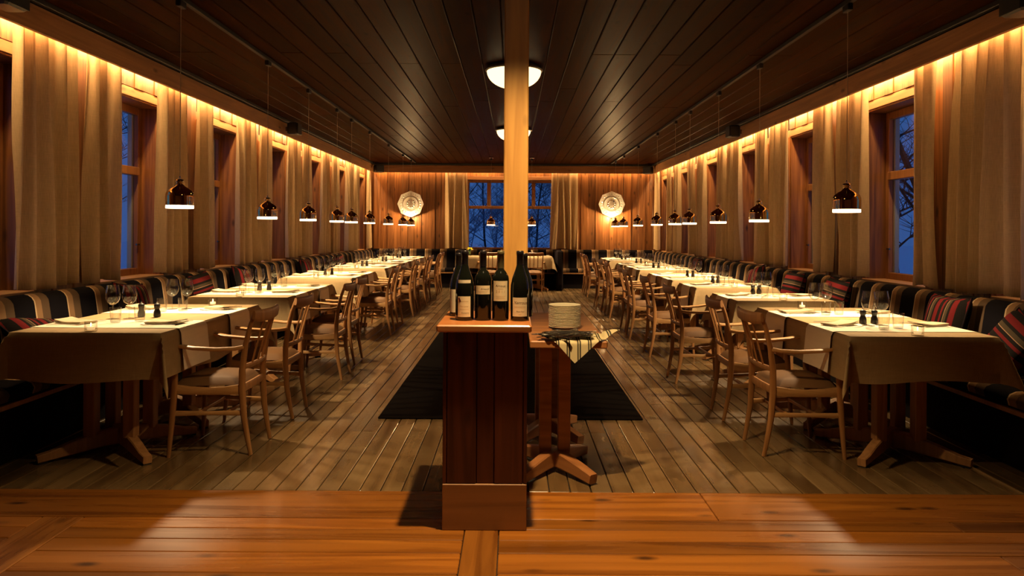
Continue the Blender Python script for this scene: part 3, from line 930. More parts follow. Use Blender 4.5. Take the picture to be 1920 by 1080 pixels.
def cloth_mesh(hx, hy, o, z, seed):
    rnd = random.Random(seed)
    ph = [rnd.uniform(0, 6.28) for _ in range(8)]
    R = .012
    def lin(h, n_top, n_s):
        a = [-(h + o * (1 - i / n_s)) for i in range(n_s)]
        b2 = [-h + 2 * h * i / n_top for i in range(n_top + 1)]
        c = [h + o * (i + 1) / n_s for i in range(n_s)]
        return a + b2 + c
    us = lin(hx, 18, 10); vs_ = lin(hy, 26, 10)
    def pos(u, v):
        a = max(0, abs(u) - hx); b2 = max(0, abs(v) - hy)
        su = 1 if u > 0 else -1; sv = 1 if v > 0 else -1
        cx = max(-hx, min(hx, u)); cy = max(-hy, min(hy, v))
        hem = .012 * math.sin(7 * u + ph[0]) + .010 * math.sin(6.3 * v + ph[1])
        if a == 0 and b2 == 0:
            return (u, v, z)
        if a > 0 and b2 > 0:
            r = math.hypot(a, b2); th = math.atan2(b2, a)
            k = .50 * math.sin(2 * th) ** 1.0
            asym = .12 * math.sin(ph[2] + su + 2 * sv)
            out = r * k
            dn = math.sqrt(max(0, r * r - (out * .8) ** 2))
            ang = PI / 4 + asym + (th - PI / 4) * .35
            # edges of the flap meet the straight sides
            ex = R * min(1, a / .03) * math.cos(th) + out * math.cos(ang) * .75
            ey = R * min(1, b2 / .03) * math.sin(th) + out * math.sin(ang) * .75
            return (su * (hx + ex), sv * (hy + ey), z - max(0, dn - .006) + hem * r * 1.2)
        if a > 0:
            fall = a; w = (abs(v) / hy) ** 6
            rip = .010 * math.sin(5.2 * v + ph[3] + su) + .005 * math.sin(13 * v + ph[4])
            ex = R * min(1, fall / .03) + (rip + .008) * (fall / o) * (1 - .9 * w)
            return (su * (hx + ex), v, z - max(0, fall - .006) + hem * (fall / o) * (1 - w))
        fall = b2; w = (abs(u) / hx) ** 6
        rip = .008 * math.sin(6.2 * u + ph[5] + sv) + .004 * math.sin(15 * u + ph[6])
        ey = R * min(1, fall / .03) + (rip + .008) * (fall / o) * (1 - .9 * w)
        return (u, sv * (hy + ey), z - max(0, fall - .006) + hem * (fall / o) * (1 - w))
    mb = MB()
    nu, nv = len(us), len(vs_)
    vv = [pos(u, v) for v in vs_ for u in us]
    ff = [(j * nu + i, j * nu + i + 1, (j + 1) * nu + i + 1, (j + 1) * nu + i) for j in range(nv - 1) for i in range(nu - 1)]
    return mb.add(vv, ff)

def runner_mesh(hx, w, z, seed):
    rnd = random.Random(seed)
    drop = .25; ph = rnd.uniform(0, 6)
    def fn(u, v):
        s = (u * 2 - 1) * (hx + .004 + drop)
        y = (v - .5) * w
        a = max(0, abs(s) - hx - .004); sg = 1 if s > 0 else -1
        if a == 0:
            return (s, y, z + .0006 * math.sin(9 * s + ph))
        return (sg * (hx + .004 + .018 * min(1, a / .03) + a * .085 + .003 * math.sin(14 * y + ph) * a / drop), y, z - max(0, a - .010))
    return MB().grid(fn, 56, 6)

# glassware and cutlery prototypes
def wineglass():
    t = thing('wine_glass')
    bowl = [(.004, .088), (.014, .092), (.030, .104), (.040, .124), (.044, .145), (.042, .170), (.037, .195), (.0345, .212), (.0335, .212), (.036, .195), (.041, .170), (.043, .145), (.039, .125), (.029, .106), (.012, .0945), (.0, .0935)]
    part('bowl', MB().lathe(bowl, 20), 'glassware', t, smooth=True)
    part('stem', MB().lathe([(.006, .004), (.0035, .010), (.003, .05), (.0035, .085), (.006, .092)], 10), 'glassware', t, smooth=True)
    part('base', MB().lathe([(0, 0), (.036, .0), (.037, .0015), (.02, .004), (.005, .007), (0, .007)], 20), 'glassware', t, smooth=True)
    return t
def tumbler():
    t = thing('water_glass')
    part('cup', MB().lathe([(0, 0), (.026, 0), (.028, .003), (.033, .09), (.032, .09), (.027, .008), (0, .008)], 18), 'glassware', t, smooth=True)
    part('rim', MB().lathe([(.033, .0895), (.0334, .0905), (.0325, .0912), (.0318, .0905)], 18), 'glassware', t, smooth=True)
    return t
def mill():
    t = thing('pepper_mill')
    part('body', MB().lathe([(0, 0), (.021, 0), (.0225, .004), (.021, .03), (.015, .046), (.0145, .052), (.018, .060), (.019, .064), (0, .064)], 14), 'mill_black', t, smooth=True)
    part('head', MB().lathe([(0, .0645), (.018, .0645), (.020, .072), (.018, .080), (.010, .086), (0, .087)], 14), 'mill_black', t, smooth=True)
    part('knob', MB().lathe([(0, .086), (.004, .087), (.0055, .092), (.004, .097), (0, .098)], 10), 'steel', t, smooth=True)
    return t
def tealight():
    t = thing('tealight_holder')
    part('glass_cup', MB().lathe([(0, 0), (.030, 0), (.033, .004), (.034, .055), (.031, .055), (.029, .012), (0, .010)], 18), 'glassware', t, smooth=True)
    part('candle', MB().lathe([(0, .011), (.020, .011), (.020, .026), (0, .026)], 14), 'candle_wax', t, smooth=True)
    part('flame', MB().lathe([(0, .028), (.003, .033), (.0035, .037), (.0015, .045), (0, .049)], 8), 'flame', t, smooth=True)
    return t
def napkin():
    t = thing('folded_napkin')
    def lay(z0, dx, lift):
        def fn(u, v):
            x = (u - .5) * .21 + dx; y = (v - .5) * .115
            return (x, y, z0 + .0065 + lift * max(0, u - .55) ** 1.5 + .003 * math.sin(3 * u + 2 * v))
        def fb(u, v):
            p = fn(1 - u, v); return (p[0], p[1], p[2] - .0058 - (0.0 if u < .5 else 0))
        m2 = MB().grid(fn, 8, 4)
        b2 = MB().grid(fb, 8, 4)
        m2.add(b2.v, b2.f)
        # side skirts
        for v in (0, 1):
            ring = [fn(i / 8, v) for i in range(9)] + [(fn(1 - i / 8, v)[0], fn(1 - i / 8, v)[1], fn(1 - i / 8, v)[2] - .0058) for i in range(9)]
            m2.add(ring, [tuple(range(18)) if v else tuple(reversed(range(18)))])
        for u in (0, 1):
            ring = [fn(u, i / 4) for i in range(5)] + [(fn(u, 1 - i / 4)[0], fn(u, 1 - i / 4)[1], fn(u, 1 - i / 4)[2] - .0058) for i in range(5)]
            m2.add(ring, [tuple(range(10)) if not u else tuple(reversed(range(10)))])
        return m2
    part('lower_fold', lay(-.0005, 0, .03), 'napkin_linen', t)
    part('upper_fold', lay(.0065, -.006, .045), 'napkin_linen', t)
    return t
def fork():
    t = thing('fork')
    pts = [(-.095, 0, .004), (-.05, 0, .006), (0, 0, .006), (.04, 0, .004), (.06, 0, .005)]
    part('handle', MB().sweep(pts, [(.007, .0015), (.005, .0018), (.003, .002), (.005, .0018), (.010, .0015)], (0, 1, 0), 6), 'steel', t, smooth=True)
    mb = MB()
    for k in range(4):
        y = -.009 + .006 * k
        mb.sweep([(.057, y, .005), (.075, y, .004), (.098, y, .009)], (.0016, .0012), (0, 1, 0), 4)
    part('tines', mb, 'steel', t)
    return t
def knife():
    t = thing('table_knife')
    part('handle', MB().sweep([(-.105, 0, .005), (-.05, 0, .005), (-.01, 0, .005)], [(.006, .003), (.0065, .0035), (.005, .003)], (0, 1, 0), 6), 'steel', t, smooth=True)
    part('blade', MB().prism([(-.01, -.004), (.07, -.008), (.10, -.006), (.108, .002), (.10, .004), (-.01, .005)], .003, .0045), 'steel', t)
    return t
WG, TG, PM, TL, NP, FK, KN = wineglass(), tumbler(), mill(), tealight(), napkin(), fork(), knife()

ZCL = ZT + .004
ZR = ZCL + .0025
ZI = ZR + .0012
def setup(side, idx, y0, ntab, xin, width, ordname):
    """one cloth-covered table made of ntab square tables, with its settings"""
    s = -1 if side == 'left' else 1
    tn = '%s %s table' % (ordname, side)
    hx = width / 2; L = .77 * ntab
    cx = s * (xin + hx)
    for k in range(ntab):
        w = {(1, 0): 'table', (2, 0): 'nearer half', (2, 1): 'farther half'}[(ntab, k)]
        place(table, (cx, y0 + .385 + .77 * k, 0),
              ('oak pedestal table, %s of the %s, under its cloth' % (w, tn)) if ntab > 1 else 'oak pedestal table under the cloth of the %s' % tn,
              'table', 'cross-footed oak tables in the %s row' % side)
    o = part('tablecloth', cloth_mesh(hx, L / 2, .26, ZCL, idx * 7 + (s > 0) * 100), 'table_linen', None, (cx, y0 + L / 2, 0), smooth=True)
    tag(o, 'beige linen tablecloth draped over the %s' % tn, 'tablecloth', 'beige tablecloths in the %s row' % side)
    far = idx >= 4
    ys = [.37, 1.10] if ntab == 2 else [.385]
    for k, dy in enumerate(ys):
        pos = ('nearer ', 'farther ')[k] if ntab == 2 else ''
        posn = pos + 'place' if pos else 'place'
        ry = y0 + dy
        r = part('table_runner', runner_mesh(hx, .36, ZR, idx * 5 + k), 'runner_linen', None, (cx, ry, 0), smooth=True)
        tag(r, 'white cross runner at the %s of the %s' % (posn, tn), 'runner', 'white cross runners in the %s row' % side)
        jy = .10 * math.sin(idx * 1.7 + k * 2 + s)
        # pair of wine glasses, water glasses
        gx = cx - s * (.05 if k == 0 else .09) if side == 'right' else cx - (.12 if k == 0 and idx == 0 else .02)
        gy = ry + (.25 if (side == 'left' and idx == 0 and k == 0) else .06) + jy * .3
        for q, nm in ((-1, 'left'), (1, 'right')):
            place(WG, (gx + q * .046, gy + q * .012, ZI), 'empty wine glass, %s one at the %s of the %s' % (nm, posn, tn), 'wine glass', 'wine glasses on the %s tables' % side)
            place(TG, (gx + .02 + q * .058 + (.10 if side == 'left' and idx == 0 and k == 0 else 0), gy - .15 + q * .03, ZI), 'water glass, %s one at the %s of the %s' % (nm, posn, tn), 'water glass', 'water glasses on the %s tables' % side)
        for inner in (1, 0):
            nm = 'chair' if inner else 'bench'
            nx = cx - s * (hx - .15) if inner else cx + s * (hx - .13)
            ny = ry + .06 + jy * .5
            rz = (s * .35 + .25 * math.sin(idx + k * 3 + inner)) + (0 if inner else PI)
            place(NP, (nx, ny, ZI), 'folded linen napkin, %s side, %s of the %s' % (nm, posn, tn), 'napkin', 'napkins on the %s tables' % side, rz)
            place(FK, (nx - s * .005, ny - .12, ZI), 'steel fork, %s side, %s of the %s' % (nm, posn, tn), 'fork', 'forks on the %s tables' % side, (0 if (s < 0) == bool(inner) else PI) + PI + .1)
            place(KN, (nx - s * .005, ny + .115, ZI), 'steel table knife, %s side, %s of the %s' % (nm, posn, tn), 'knife', 'knives on the %s tables' % side, (0 if (s < 0) == bool(inner) else PI) + PI - .08)
    # pepper and salt mills in the middle, tealights
    mx_ = cx + (-.02 if side == 'left' else -.04)
    my = y0 + (.72 if ntab == 2 else .66)
    if idx == 0 and side == 'right': my = y0 + .56
    for q, nm in ((-1, 'left'), (1, 'right')):
        place(PM, (mx_ + q * .036 + (.03 if side == 'left' and idx == 0 and q > 0 else 0), my + .03 * q * math.sin(idx), ZCL + .0005 if ntab == 2 and idx else ZI), 'small black mill, %s one of two on the %s' % (nm, tn), 'mill', 'black mills on the %s tables' % side)
    tx = cx + (0 if side == 'left' else -.01)
    place(TL, (tx, y0 + .055, ZCL), 'glass tealight at the near edge of the %s' % tn if ntab == 2 else 'glass tealight on the %s' % tn, 'tealight', 'tealights on the %s tables' % side)
    if idx == 0:
        place(TL, (cx + s * -.10, y0 + L - .07, ZCL), 'glass tealight at the far edge of the %s' % tn, 'tealight', 'tealights on the %s tables' % side)

LT = [(4.03, 2), (6.17, 2), (8.57, 2), (10.82, 2), (12.60, 2), (14.30, 2)]
RT = [(4.06, 2), (6.12, 1), (7.48, 1), (8.58, 2), (10.80, 2), (12.45, 1), (14.15, 2)]
for i, (y, n) in enumerate(LT):
    setup('left', i, y, n, 1.925 if i == 0 else 1.89, .83, 'front' if i == 0 else ORD[i])
for i, (y, n) in enumerate(RT):
    setup('right', i, y, n, 1.865 if i == 0 else 1.87, .82, 'front' if i == 0 else ORD[i])
# two small tables at the back window
for s, nm, cx in ((-1, 'left', -.62), (1, 'right', .455)):
    place(table, (cx, 16.42, 0), 'oak pedestal table under the %s cloth at the back window' % nm, 'table', 'tables at the back window')
    o = part('tablecloth', cloth_mesh(.405, .393, .26, ZCL, 900 + s), 'table_linen', None, (cx, 16.42, 0), smooth=True)
    tag(o, 'beige tablecloth on the %s table at the back window' % nm, 'tablecloth', 'tablecloths at the back window')
    place(WG, (cx - .03, 16.40, ZCL), 'empty wine glass on the %s table at the back window' % nm, 'wine glass', 'wine glasses at the back window')
    place(NP, (cx + .25, 16.35, ZCL), 'folded napkin on the %s table at the back window' % nm, 'napkin', 'napkins at the back window', .3)
# yellow flowers in a small vase on the left back table
fv = thing('flower_vase', (-.96, 16.30, ZCL))
tag(fv, 'small vase of yellow flowers on the left table at the back window', 'vase')
part('vase', MB().lathe([(0, 0), (.03, 0), (.035, .03), (.025, .08), (.03, .10), (.027, .10), (.022, .08), (0, .01)], 14), 'glassware', fv, smooth=True)
for k in range(6):
    a = k * 1.05
    tip = Vector((.05 * math.cos(a), .05 * math.sin(a), .14 + .015 * (k % 3)))
    part('stem', MB().sweep([(0, 0, .01), (.012 * math.cos(a), .012 * math.sin(a), .08), tip], (.0025, .0025), (1, 0, 0), 5, pw=2), 'stem_green', fv)
    part('blossom', MB().lathe([(0, -.012), (.014, -.006), (.028, .012), (.020, .018), (.008, .010), (0, .012)], 9, tip), 'petal_yellow', fv, smooth=True)

# ------------------------------------------------------------------ pendants
def make_pendant(cord):
    t = thing('pendant_lamp')
    prof = [(.0, .200), (.012, .200), (.026, .194), (.030, .184), (.026, .176), (.0255, .160), (.034, .151), (.060, .136), (.080, .118), (.089, .101), (.0912, .080), (.090, .022), (.0875, .022), (.0885, .080), (.0865, .099), (.078, .115), (.058, .132), (.032, .147), (0, .148)]
    part('bell_shade', MB().lathe(prof, 32), 'brass', t, smooth=True)
    part('lower_ring', MB().lathe([(.0885, .0215), (.0890, .004), (.0875, 0), (.0855, 0), (.0860, .0215)], 32), 'lamp_diffuser', t, smooth=True, label='white glowing lower ring')
    part('bulb', MB().lathe([(0, .05), (.015, .054), (.022, .068), (.018, .085), (.010, .102), (0, .14)], 14), 'bulb', t, smooth=True)
    part('finial', MB().lathe([(.007, .199), (.008, .206), (.003, .220), (0, .221)], 10), 'chrome', t, smooth=True)
    part('cord', MB().sweep([(0, 0, .215), (0, 0, cord)], (.0022, .0022), (1, 0, 0), 6, pw=2), 'cord_white', t)
    part('track_adapter', MB().cbox(-.018, .018, -.045, .045, cord - .045, cord, .004), 'black_plastic', t)
    return t
def pend_light(loc):
    l = bpy.data.lights.new('pendant_light', 'SPOT')
    l.energy = PEND_W; l.color = (1.0, .72, .40); l.spot_size = math.radians(118); l.spot_blend = .25
    l.shadow_soft_size = .035
    o = bpy.data.objects.new('pendant_light', l); o.location = loc; COL.objects.link(o)
PZ = 1.41
ptl = make_pendant(ZC - .035 - PZ)
ptf = make_pendant(ZC - .035 - 1.455)
PD = [5.0, 6.78, 8.13, 9.45, 10.3, 11.6, 13.35, 15.1, 16.3]
for s, sn_ in ((-1, 'left'), (1, 'right')):
    for i, y in enumerate(PD):
        z = 1.455 if i == 0 else PZ
        x = s * 2.265
        place(ptf if i == 0 else ptl, (x, y, z), 'brass bell pendant lamp, %s from the camera in the %s row' % (ORD[i], sn_), 'pendant lamp', 'brass pendants in the %s row' % sn_)
        pend_light((x, y, z + .012))
for s, sn_, x in ((-1, 'left', -.48), (1, 'right', .40)):
    place(ptl, (x, 15.95, PZ + .012), 'brass bell pendant in front of the back window, %s of the post' % sn_, 'pendant lamp', 'brass pendants at the back window')
    pend_light((x, 15.95, PZ + .024))
    o = part('ceiling_rose', MB().lathe([(0, 0), (.05, .0), (.055, .012), (.05, .03), (0, .03)], 16), 'chrome', None, (x, 15.86, ZC - .032), smooth=True)
    tag(o, 'chrome ceiling fitting beside the back pendant %s of the post' % sn_, 'fitting', 'chrome ceiling fittings')
for s, sn_ in ((-1, 'left'), (1, 'right')):
    o = part('ceiling_track', MB().cbox(-.018, .018, 2.4, 17.0, ZC - .034, ZC - .001, .003), 'black_trim', None, (s * 2.265, 0, 0))
    tag(o, 'thin black lighting track on the ceiling above the %s tables' % sn_, 'track', 'ceiling lighting tracks')

# ------------------------------------------------------------------ bowl ceiling lamps
def make_bowl():
    t = thing('ceiling_lamp')
    part('backplate', MB().lathe([(0, .0), (.255, .0), (.275, -.012), (.28, -.035), (.268, -.045), (.262, -.03), (0, -.02)], 40), 'bulb_holder', t, smooth=True)
    prof = [(.262 * math.cos(a), -.042 - .165 * math.sin(a)) for a in [PI / 2 * k / 14 for k in range(15)]]
    part('glass_bowl', MB().lathe(prof, 40), 'bowl_glass', t, smooth=True)
    part('finial', MB().lathe([(0, -.215), (.010, -.212), (.014, -.206), (0, -.204)], 12), 'brass', t, smooth=True)
    return t
bw_ = make_bowl()
for y, nm in ((7.13, 'nearer of the two visible behind the post'), (2.45, 'over the camera, in front of the pedestal'), (11.4, 'farther of the two visible behind the post')):
    place(bw_, (0.0, y, ZC - .001), 'white glass bowl ceiling lamp, ' + nm, 'ceiling lamp', 'glass bowl ceiling lamps')

def make_downlight():
    t = thing('ceiling_spotlight')
    part('housing', MB().lathe([(.0, 0), (.05, 0), (.055, -.01), (.055, -.10), (.050, -.11), (.046, -.10), (.040, -.05), (0, -.045)], 24), 'black_plastic', t, smooth=True)
    part('lens', MB().lathe([(.0, -.052), (.038, -.054), (.040, -.05)], 20), 'bulb', t, smooth=True)
    return t
dl = make_downlight()
dl.location = (.05, 3.08, ZC - .001)
tag(dl, 'black ceiling spotlight above the pedestal, over the camera', 'spotlight')
l = bpy.data.lights.new('downlight', 'SPOT'); l.energy = SPOT_W; l.color = (1.0, .66, .30); l.spot_size = math.radians(104); l.spot_blend = 1.0; l.shadow_soft_size = .03
o = bpy.data.objects.new('downlight', l); o.location = (.05, 3.08, ZC - .12); COL.objects.link(o)

# ------------------------------------------------------------------ wall plates with lamps
def octo(r, z0, z1, k=0):
    return [(r * math.cos(PI / 8 + PI / 4 * i), r * math.sin(PI / 8 + PI / 4 * i)) for i in range(8)]
def make_sconce():
    t = thing('wall_sconce')
    # local: plate in xz plane facing -y
    mb = MB()
    rings = [(.0, .006), (.10, .004), (.155, .004), (.170, -.012), (.180, -.012), (.190, .0), (.29, -.018), (.312, -.026), (.312, -.016), (.19, .012), (0, .016)]
    seg = 8
    def ring(r, y, octag):
        out = []
        for i in range(32):
            a = PI / 16 * i
            if octag:
                am = (a % (PI / 4)) - PI / 8
                rr_ = r * math.cos(PI / 8) / math.cos(am)
            else:
                rr_ = r
            out.append((rr_ * math.cos(a), y, rr_ * math.sin(a)))
        return out
    vs = []; fs = []
    for r, y in rings:
        vs += ring(r, y, r > .2)
    for i in range(len(rings) - 1):
        for k in range(32):
            k2 = (k + 1) % 32
            fs.append((i * 32 + k, (i + 1) * 32 + k, (i + 1) * 32 + k2, i * 32 + k2))
    mb.add(vs, fs)
    pl_ = part('plate', mb, 'silver_plate', t, (0, 0, 0), smooth=True, label='embossed octagonal silver plate')
    def boss(r, n_):
        vv = [(0, -.012, 0)] + [(r * math.cos(2 * PI * q / n_), 0, r * math.sin(2 * PI * q / n_)) for q in range(n_)]
        return MB().add(vv, [(0, 1 + (q + 1) % n_, 1 + q) for q in range(n_)]).mesh('boss', 'silver_plate')
    b1, b2 = boss(.018, 8), boss(.026, 8)
    for i in range(24):
        a = 2 * PI * i / 24
        link('boss', b1, pl_, (.238 * math.cos(a), -.008, .238 * math.sin(a)))
    for i in range(10):
        a = 2 * PI * i / 10 + .2
        link('boss', b2, pl_, (.085 * math.cos(a), .005, .085 * math.sin(a)))
    part('bracket', MB().sweep([(0, .14, -.30), (0, .06, -.34), (0, -.04, -.355), (0, -.09, -.33), (0, -.10, -.285)], (.008, .008), (1, 0, 0), 6, pw=2), 'brass', t, smooth=True)
    part('standoff', MB().sweep([(0, .145, 0), (0, .01, 0)], (.02, .02), (1, 0, 0), 8, pw=2), 'dark_steel', t)
    part('bulb', MB().lathe([(0, -.285), (.012, -.28), (.02, -.262), (.016, -.24), (.006, -.222), (0, -.215)], 12, (0, -.10, 0)), 'bulb', t, smooth=True)
    return t
sco = make_sconce()
for x, sn_ in ((-2.43, 'left'), (2.33, 'right')):
    y = YB - .165
    place(sco, (x, y, 1.93 if x < 0 else 1.95), 'octagonal silver wall plate with a lamp below, on the %s of the back wall' % sn_, 'wall light', 'octagonal wall plates')
    l = bpy.data.lights.new('sconce_light', 'POINT'); l.energy = SCONCE_W; l.color = WARM; l.shadow_soft_size = .02
    o = bpy.data.objects.new('sconce_light', l); o.location = (x, y - .105, 1.645); COL.objects.link(o)

# ------------------------------------------------------------------ speakers
def make_speaker():
    t = thing('loudspeaker')
    part('cabinet', MB().cbox(-.105, .105, -.075, .075, -.085, .085, .015), 'black_plastic', t)
    part('grille', MB().cbox(-.098, .098, -.082, -.074, -.078, .078, .003), 'black_trim', t)
    part('bracket', MB().cbox(-.02, .02, .07, .12, -.03, .03, .003), 'dark_steel', t)
    return t
spk = make_speaker()
for (x, y, z, rz, lab) in ((-3.16, 10.6, 2.76, Q + .0, 'small black loudspeaker on the left valance halfway down the room'),
                     (3.16, 10.6, 2.76, -Q, 'small black loudspeaker on the right valance halfway down the room'),
                     (-3.15, 17.2, 2.74, .7, 'small black loudspeaker in the back left corner of the ceiling'),
                     (3.15, 17.2, 2.74, -.7, 'small black loudspeaker in the back right corner of the ceiling'),
                     (-3.16, 4.58, 2.77, Q, 'black loudspeaker at the top left corner of the photo'),
                     (3.16, 4.58, 2.77, -Q, 'black loudspeaker at the top right corner of the photo')):
    place(spk, (x, y, z), lab, 'loudspeaker', 'black loudspeakers', rz)

# ------------------------------------------------------------------ pedestal with bottles
PXA, PXB, PYA, PYB = -.305, .066, 3.235, 3.76
pc = (PXA + PXB) / 2
pd = thing('wooden_pedestal', (pc, PYA, 0))
tag(pd, 'dark red-brown wooden pedestal cabinet carrying the wine bottles', 'pedestal')
hw = (PXB - PXA) / 2; dp = PYB - PYA
part('base_block', MB().cbox(-hw, hw, 0, dp, 0, .203, .003), 'base_block_wood', pd, label='paler plain wooden base block')
part('carcass', MB().box(-hw + .02, hw - .02, .02, dp, .204, .872), 'subfloor_dark', pd)
def vb(x0, x1, y0, y1):
    part('board', MB().cbox(x0, x1, y0, y1, .204, .872, .003), 'red_wood', pd)
vb(-hw, -hw + .016, .004, dp); vb(hw - .016, hw, .004, dp)
vb(-hw + .018, -hw + .147, .004, .022); vb(-hw + .149, -hw + .226, .010, .026); vb(-hw + .228, hw - .018, .004, .022)
part('countertop', MB().cbox(-hw - .028, hw + .018, -.022, dp + .03, .873, .905, .006), 'counter_wood', pd, label='lighter orange-brown top board')
ZP = .905

def bottle_body(kind):
    if kind == 'burgundy':
        prof = [(0, .004), (.030, 0), (.040, .002), (.0425, .008), (.043, .14), (.042, .165), (.036, .195), (.024, .228), (.0165, .252), (.0150, .262)]
        neck = (.0155, .262, .298)
    else:
        prof = [(0, .004), (.028, 0), (.036, .002), (.0385, .008), (.0385, .190), (.036, .204), (.026, .222), (.0160, .236), (.0145, .246)]
        neck = (.0150, .246, .300)
    return prof, neck
def curved_text(txt, size, R, zc, shear, parent, mat, ang0=0.0, maxw=None):
    cu_ = bpy.data.curves.new('lettering', 'FONT')
    cu_.body = txt; cu_.size = size; cu_.shear = shear; cu_.align_x = 'CENTER'; cu_.align_y = 'CENTER'
    cu_.resolution_u = 3
    ob = bpy.data.objects.new('lettering_src', cu_); COL.objects.link(ob)
    dg = bpy.context.evaluated_depsgraph_get()
    me = bpy.data.meshes.new_from_object(ob.evaluated_get(dg))
    bpy.data.objects.remove(ob, do_unlink=True)
    for v in me.vertices:
        a = -PI / 2 + v.co.x / R + ang0
        v.co = Vector((R * math.cos(a), R * math.sin(a), zc + v.co.y))
    me.materials.clear(); me.materials.append(M[mat])
    return link('lettering', me, parent)
def arc_patch(R, a0, a1, z0, z1, n=14, t=.0004):
    mb = MB()
    def fn(u, v):
        a = -PI / 2 + a0 + (a1 - a0) * u
        return (R * math.cos(a), R * math.sin(a), z0 + (z1 - z0) * v)
    return mb.grid(fn, n, 1)
def bottle(loc, kind, capmat, caplen, labels, label, rz=0.0, sc=1.0):
    t = thing('wine_bottle', loc, rz)
    tag(t, label, 'wine bottle', 'wine bottles on the pedestal')
    prof, nk = bottle_body(kind)
    R = prof[4][0]
    g = part('glass_body', MB().lathe([(r * 1.0, z * sc) for r, z in prof] + [(nk[0] - .001, nk[1] * sc), (nk[0] - .001, .316 * sc), (0, .316 * sc)], 32), 'bottle_glass', t, smooth=True)
    c0 = (.322 - caplen) * sc
    part('capsule', MB().lathe([(nk[0] + .0004, c0), (nk[0] + .0004, .302 * sc), (nk[0] + .0014, .304 * sc), (nk[0] + .0014, .318 * sc), (nk[0] - .001, .321 * sc), (0, .3215 * sc)], 20), capmat, t, smooth=True)
    for (z0, z1, ha, rad, mat, items) in labels:
        rr_ = (R if rad is None else rad) + .0005
        lb = part('paper_label', arc_patch(rr_, -ha, ha, z0, z1), mat, t, smooth=True)
        for it in items:
            if it[0] == 't':
                curved_text(it[1], it[2], rr_ + .00015, it[3], it[4], lb, it[5], it[6] if len(it) > 6 else 0)
            elif it[0] == 'l':     # thin printed line
                part('print_line', arc_patch(rr_ + .00012, it[1], it[2], it[3], it[3] + it[4], 8), it[5], lb)
            elif it[0] == 'q':     # small dark tilted stamp
                mb = MB(); a0, z_, w_, h_ = it[1:5]
                vs = []
                for (p, q) in ((-w_, -h_), (w_, -h_), (w_, h_), (-w_, h_)):
                    x2 = p * math.cos(.42) - q * math.sin(.42); z2 = p * math.sin(.42) + q * math.cos(.42)
                    a = -PI / 2 + a0 + x2 / rr_
                    vs.append(((rr_ + .0005) * math.cos(a), (rr_ + .0005) * math.sin(a), z_ + z2))
                part('stamp', mb.add(vs, [(0, 1, 2, 3)]), it[5], lb)
    return t
def lines(z, w, mat='ink_ochre', th=.0012):
    return ('l', -w, w, z, th, mat)
YBOT = 3.405
bottle((-.222, YBOT, ZP), 'burgundy', 'capsule_black', .07,
       [(.018, .112, .72, None, 'paper_label', [('q', -.50, .096, .0045, .0095, 'ink_red'), lines(.088, .45), ('t', 'Mercurey', .010, .066, .2, 'ink_ochre'), lines(.052, .5), ('t', 'Domaine', .010, .036, .2, 'ink', .1), lines(.028, .55, 'ink_ochre')]),
        (.170, .187, .80, .0400, 'paper_cream', [])],
       'dark wine bottle with cream shoulder label and large label, leftmost on the pedestal')
bottle((-.137, YBOT + .005, ZP), 'bordeaux', 'capsule_black', .075,
       [(.121, .161, .95, None, 'paper_label', [('t', 'Arnould', .0125, .145, .35, 'ink', .25), lines(.134, .6), lines(.128, .5)])],
       'dark wine bottle with a small high label, second from left on the pedestal')
bottle((-.056, YBOT, ZP), 'bordeaux', 'capsule_olive', .085,
       [(.091, .183, .95, None, 'paper_label', [('t', 'Arnoux', .0155, .160, .1, 'ink'), ('t', '2 0 1 1', .016, .134, .1, 'ink_ochre'), lines(.146, .3), lines(.112, .6), lines(.106, .5), lines(.100, .55)])],
       'dark wine bottle with a tall label and olive capsule, third from left on the pedestal')
bottle((.033, YBOT - .005, ZP), 'burgundy', 'capsule_black', .07,
       [(.022, .108, .85, None, 'paper_label', [('t', 'Xerroux', .019, .084, .35, 'ink', .05), lines(.066, .65), lines(.061, .6), ('t', 'Pinot Noir', .009, .044, .3, 'ink', .05), lines(.030, .15)])],
       'dark wine bottle with a wide script label, rightmost on the pedestal')
bottle((-.262, YBOT + .165, ZP), 'burgundy', 'capsule_black', .07,
       [(.02, .13, .7, None, 'paper_cream', [])], 'dark wine bottle in the back row behind the leftmost bottle', -.5, .95)
bottle((.055, YBOT + .15, ZP), 'burgundy', 'capsule_black', .07,
       [(.02, .11, .7, None, 'paper_label', [])], 'dark wine bottle in the back row behind the rightmost bottle', PI, .95)

# ------------------------------------------------------------------ serving table
st_ = thing('serving_table', (.285, 4.44, 0))
tag(st_, 'narrow wooden serving table behind the pedestal with plates and cutlery', 'table')
part('tabletop', MB().cbox(-.195, .205, -.66, .66, .715, .752, .005), 'serving_wood', st_)
for (cy, sg) in ((-.37, -1), (.34, 1)):
    for (sx, sy) in ((1, -1), (-1, 1), (-1, -1), (1, 1)):
        a = math.atan2(sy * .26, sx * .19)
        ln = .32
        pts = [(0, 0, .07), (ln * .3, 0, .068), (ln * .75, 0, .048), (ln, 0, .034)]
        part('foot', MB().sweep(pts, [(.030, .044), (.030, .042), (.028, .032), (.026, .026)], (0, 1, 0), 8, pw=8), 'serving_wood', st_, (-.05, cy, 0), (0, 0, a))
    for sx in (-1, 1):
        part('column', MB().cbox(-.05 + sx * .052 - .034, -.05 + sx * .052 + .034, cy - .034, cy + .034, .09, .715, .004), 'serving_wood', st_)
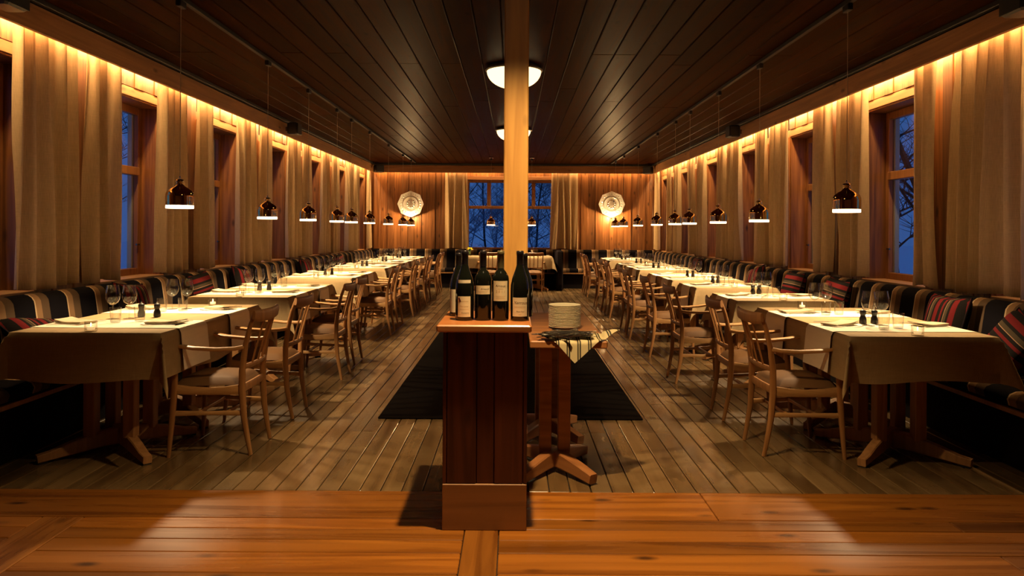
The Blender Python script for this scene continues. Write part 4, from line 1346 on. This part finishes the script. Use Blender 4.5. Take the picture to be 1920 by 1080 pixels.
# plates
pm = MB().lathe([(0, .002), (.050, .002), (.055, 0), (.060, .002), (.078, .006), (.092, .011), (.0935, .0125), (.092, .0135), (.078, .0085), (.06, .005), (0, .0045)], 36).mesh('dinner_plate', 'china', True)
rim = MB().lathe([(.0905, .0100), (.0940, .0112), (.0945, .0126), (.0935, .0136), (.0905, .0126)], 36).mesh('rim', 'china', True)
NPL = 16
for k in range(NPL):
    o = link('dinner_plate', pm, None, (.305 + random.uniform(-.001, .001), 4.30 + random.uniform(-.001, .001), .7535 + .0082 * k))
    link('rim', rim, o)
    lab = {0: 'bottom cream plate of the stack on the serving table', NPL - 1: 'topmost cream plate of the stack on the serving table'}.get(k, ('cream china plate, %s from the bottom of the stack on the serving table' % ORD[k]) if k < 8 else 'cream china plate, %s from the top of the stack on the serving table' % ORD[NPL - 1 - k])
    tag(o, lab, 'plate', 'stacked plates on the serving table')
# striped towel draped over the front edge
def towel(u, v):
    # a square cloth laid diagonally; corner hangs over the front edge
    a, b2 = (u - .5) * .33, (v - .5) * .265
    c, s_ = math.cos(.72), math.sin(.72)
    x = a * c - b2 * s_; y = a * s_ + b2 * c
    edge = -.082
    z = .004 + .007 * math.sin(19 * x + 5 * y) + .006 * math.sin(23 * y - 9 * x)
    z = max(.002, z)
    if y < edge:
        f = edge - y
        z = z - f * .55 if f < .02 else z - .011 - (f - .02) * .95
        y = edge - min(f, .02) * .8 - max(0, f - .02) * .12
    if x > .125:
        g = x - .125
        z += .02 * math.sin(min(1, g / .06) * 1.57) + .10 * g
        z += .018 * math.sin(16 * y + 1)
    return (x, y, z)
tw = part('striped_towel', MB().grid(towel, 40, 40), 'towel_fabric', None, (.355, 3.86, .754), smooth=True)
tag(tw, 'cream towel with black stripes, corner hanging over the serving table edge', 'towel')
# cutlery heap on the towel
spm = {}
def spoon():
    t = thing('spoon')
    part('handle', MB().sweep([(-.10, 0, .003), (-.04, 0, .006), (.03, 0, .005), (.05, 0, .004)], [(.008, .002), (.006, .003), (.004, .003), (.006, .003)], (0, 1, 0), 6), 'steel', t, smooth=True)
    def fn(u, v):
        a = 2 * PI * u; r = v
        return (.076 + .032 * r * math.cos(a), .021 * r * math.sin(a), .004 - .006 * (1 - r * r))
    part('bowl', MB().grid(fn, 14, 4), 'steel', t, smooth=True)
    return t
SP = spoon()
def pfork():
    t = dup(FK, (0, 0, 0)); t.name = 'serving_fork'
    return t
PF = pfork()
rnd = random.Random(11)
for i in range(30):
    rr_ = 1 - i / 40
    x = .300 + rnd.uniform(-.12, .12) * rr_; y = 3.852 + rnd.uniform(-.05, .07) * rr_
    z = .765 + .0017 * (i // 2) + rnd.uniform(0, .002)
    rz = rnd.uniform(-.9, .9) + (PI if rnd.random() < .5 else 0)
    if i % 3 == 2:
        place(PF, (x, y, z), 'steel fork in the cutlery heap on the striped towel', 'fork', 'forks heaped on the striped towel', rz)
    else:
        place(SP, (x, y, z), 'steel spoon in the cutlery heap on the striped towel', 'spoon', 'spoons heaped on the striped towel', rz)
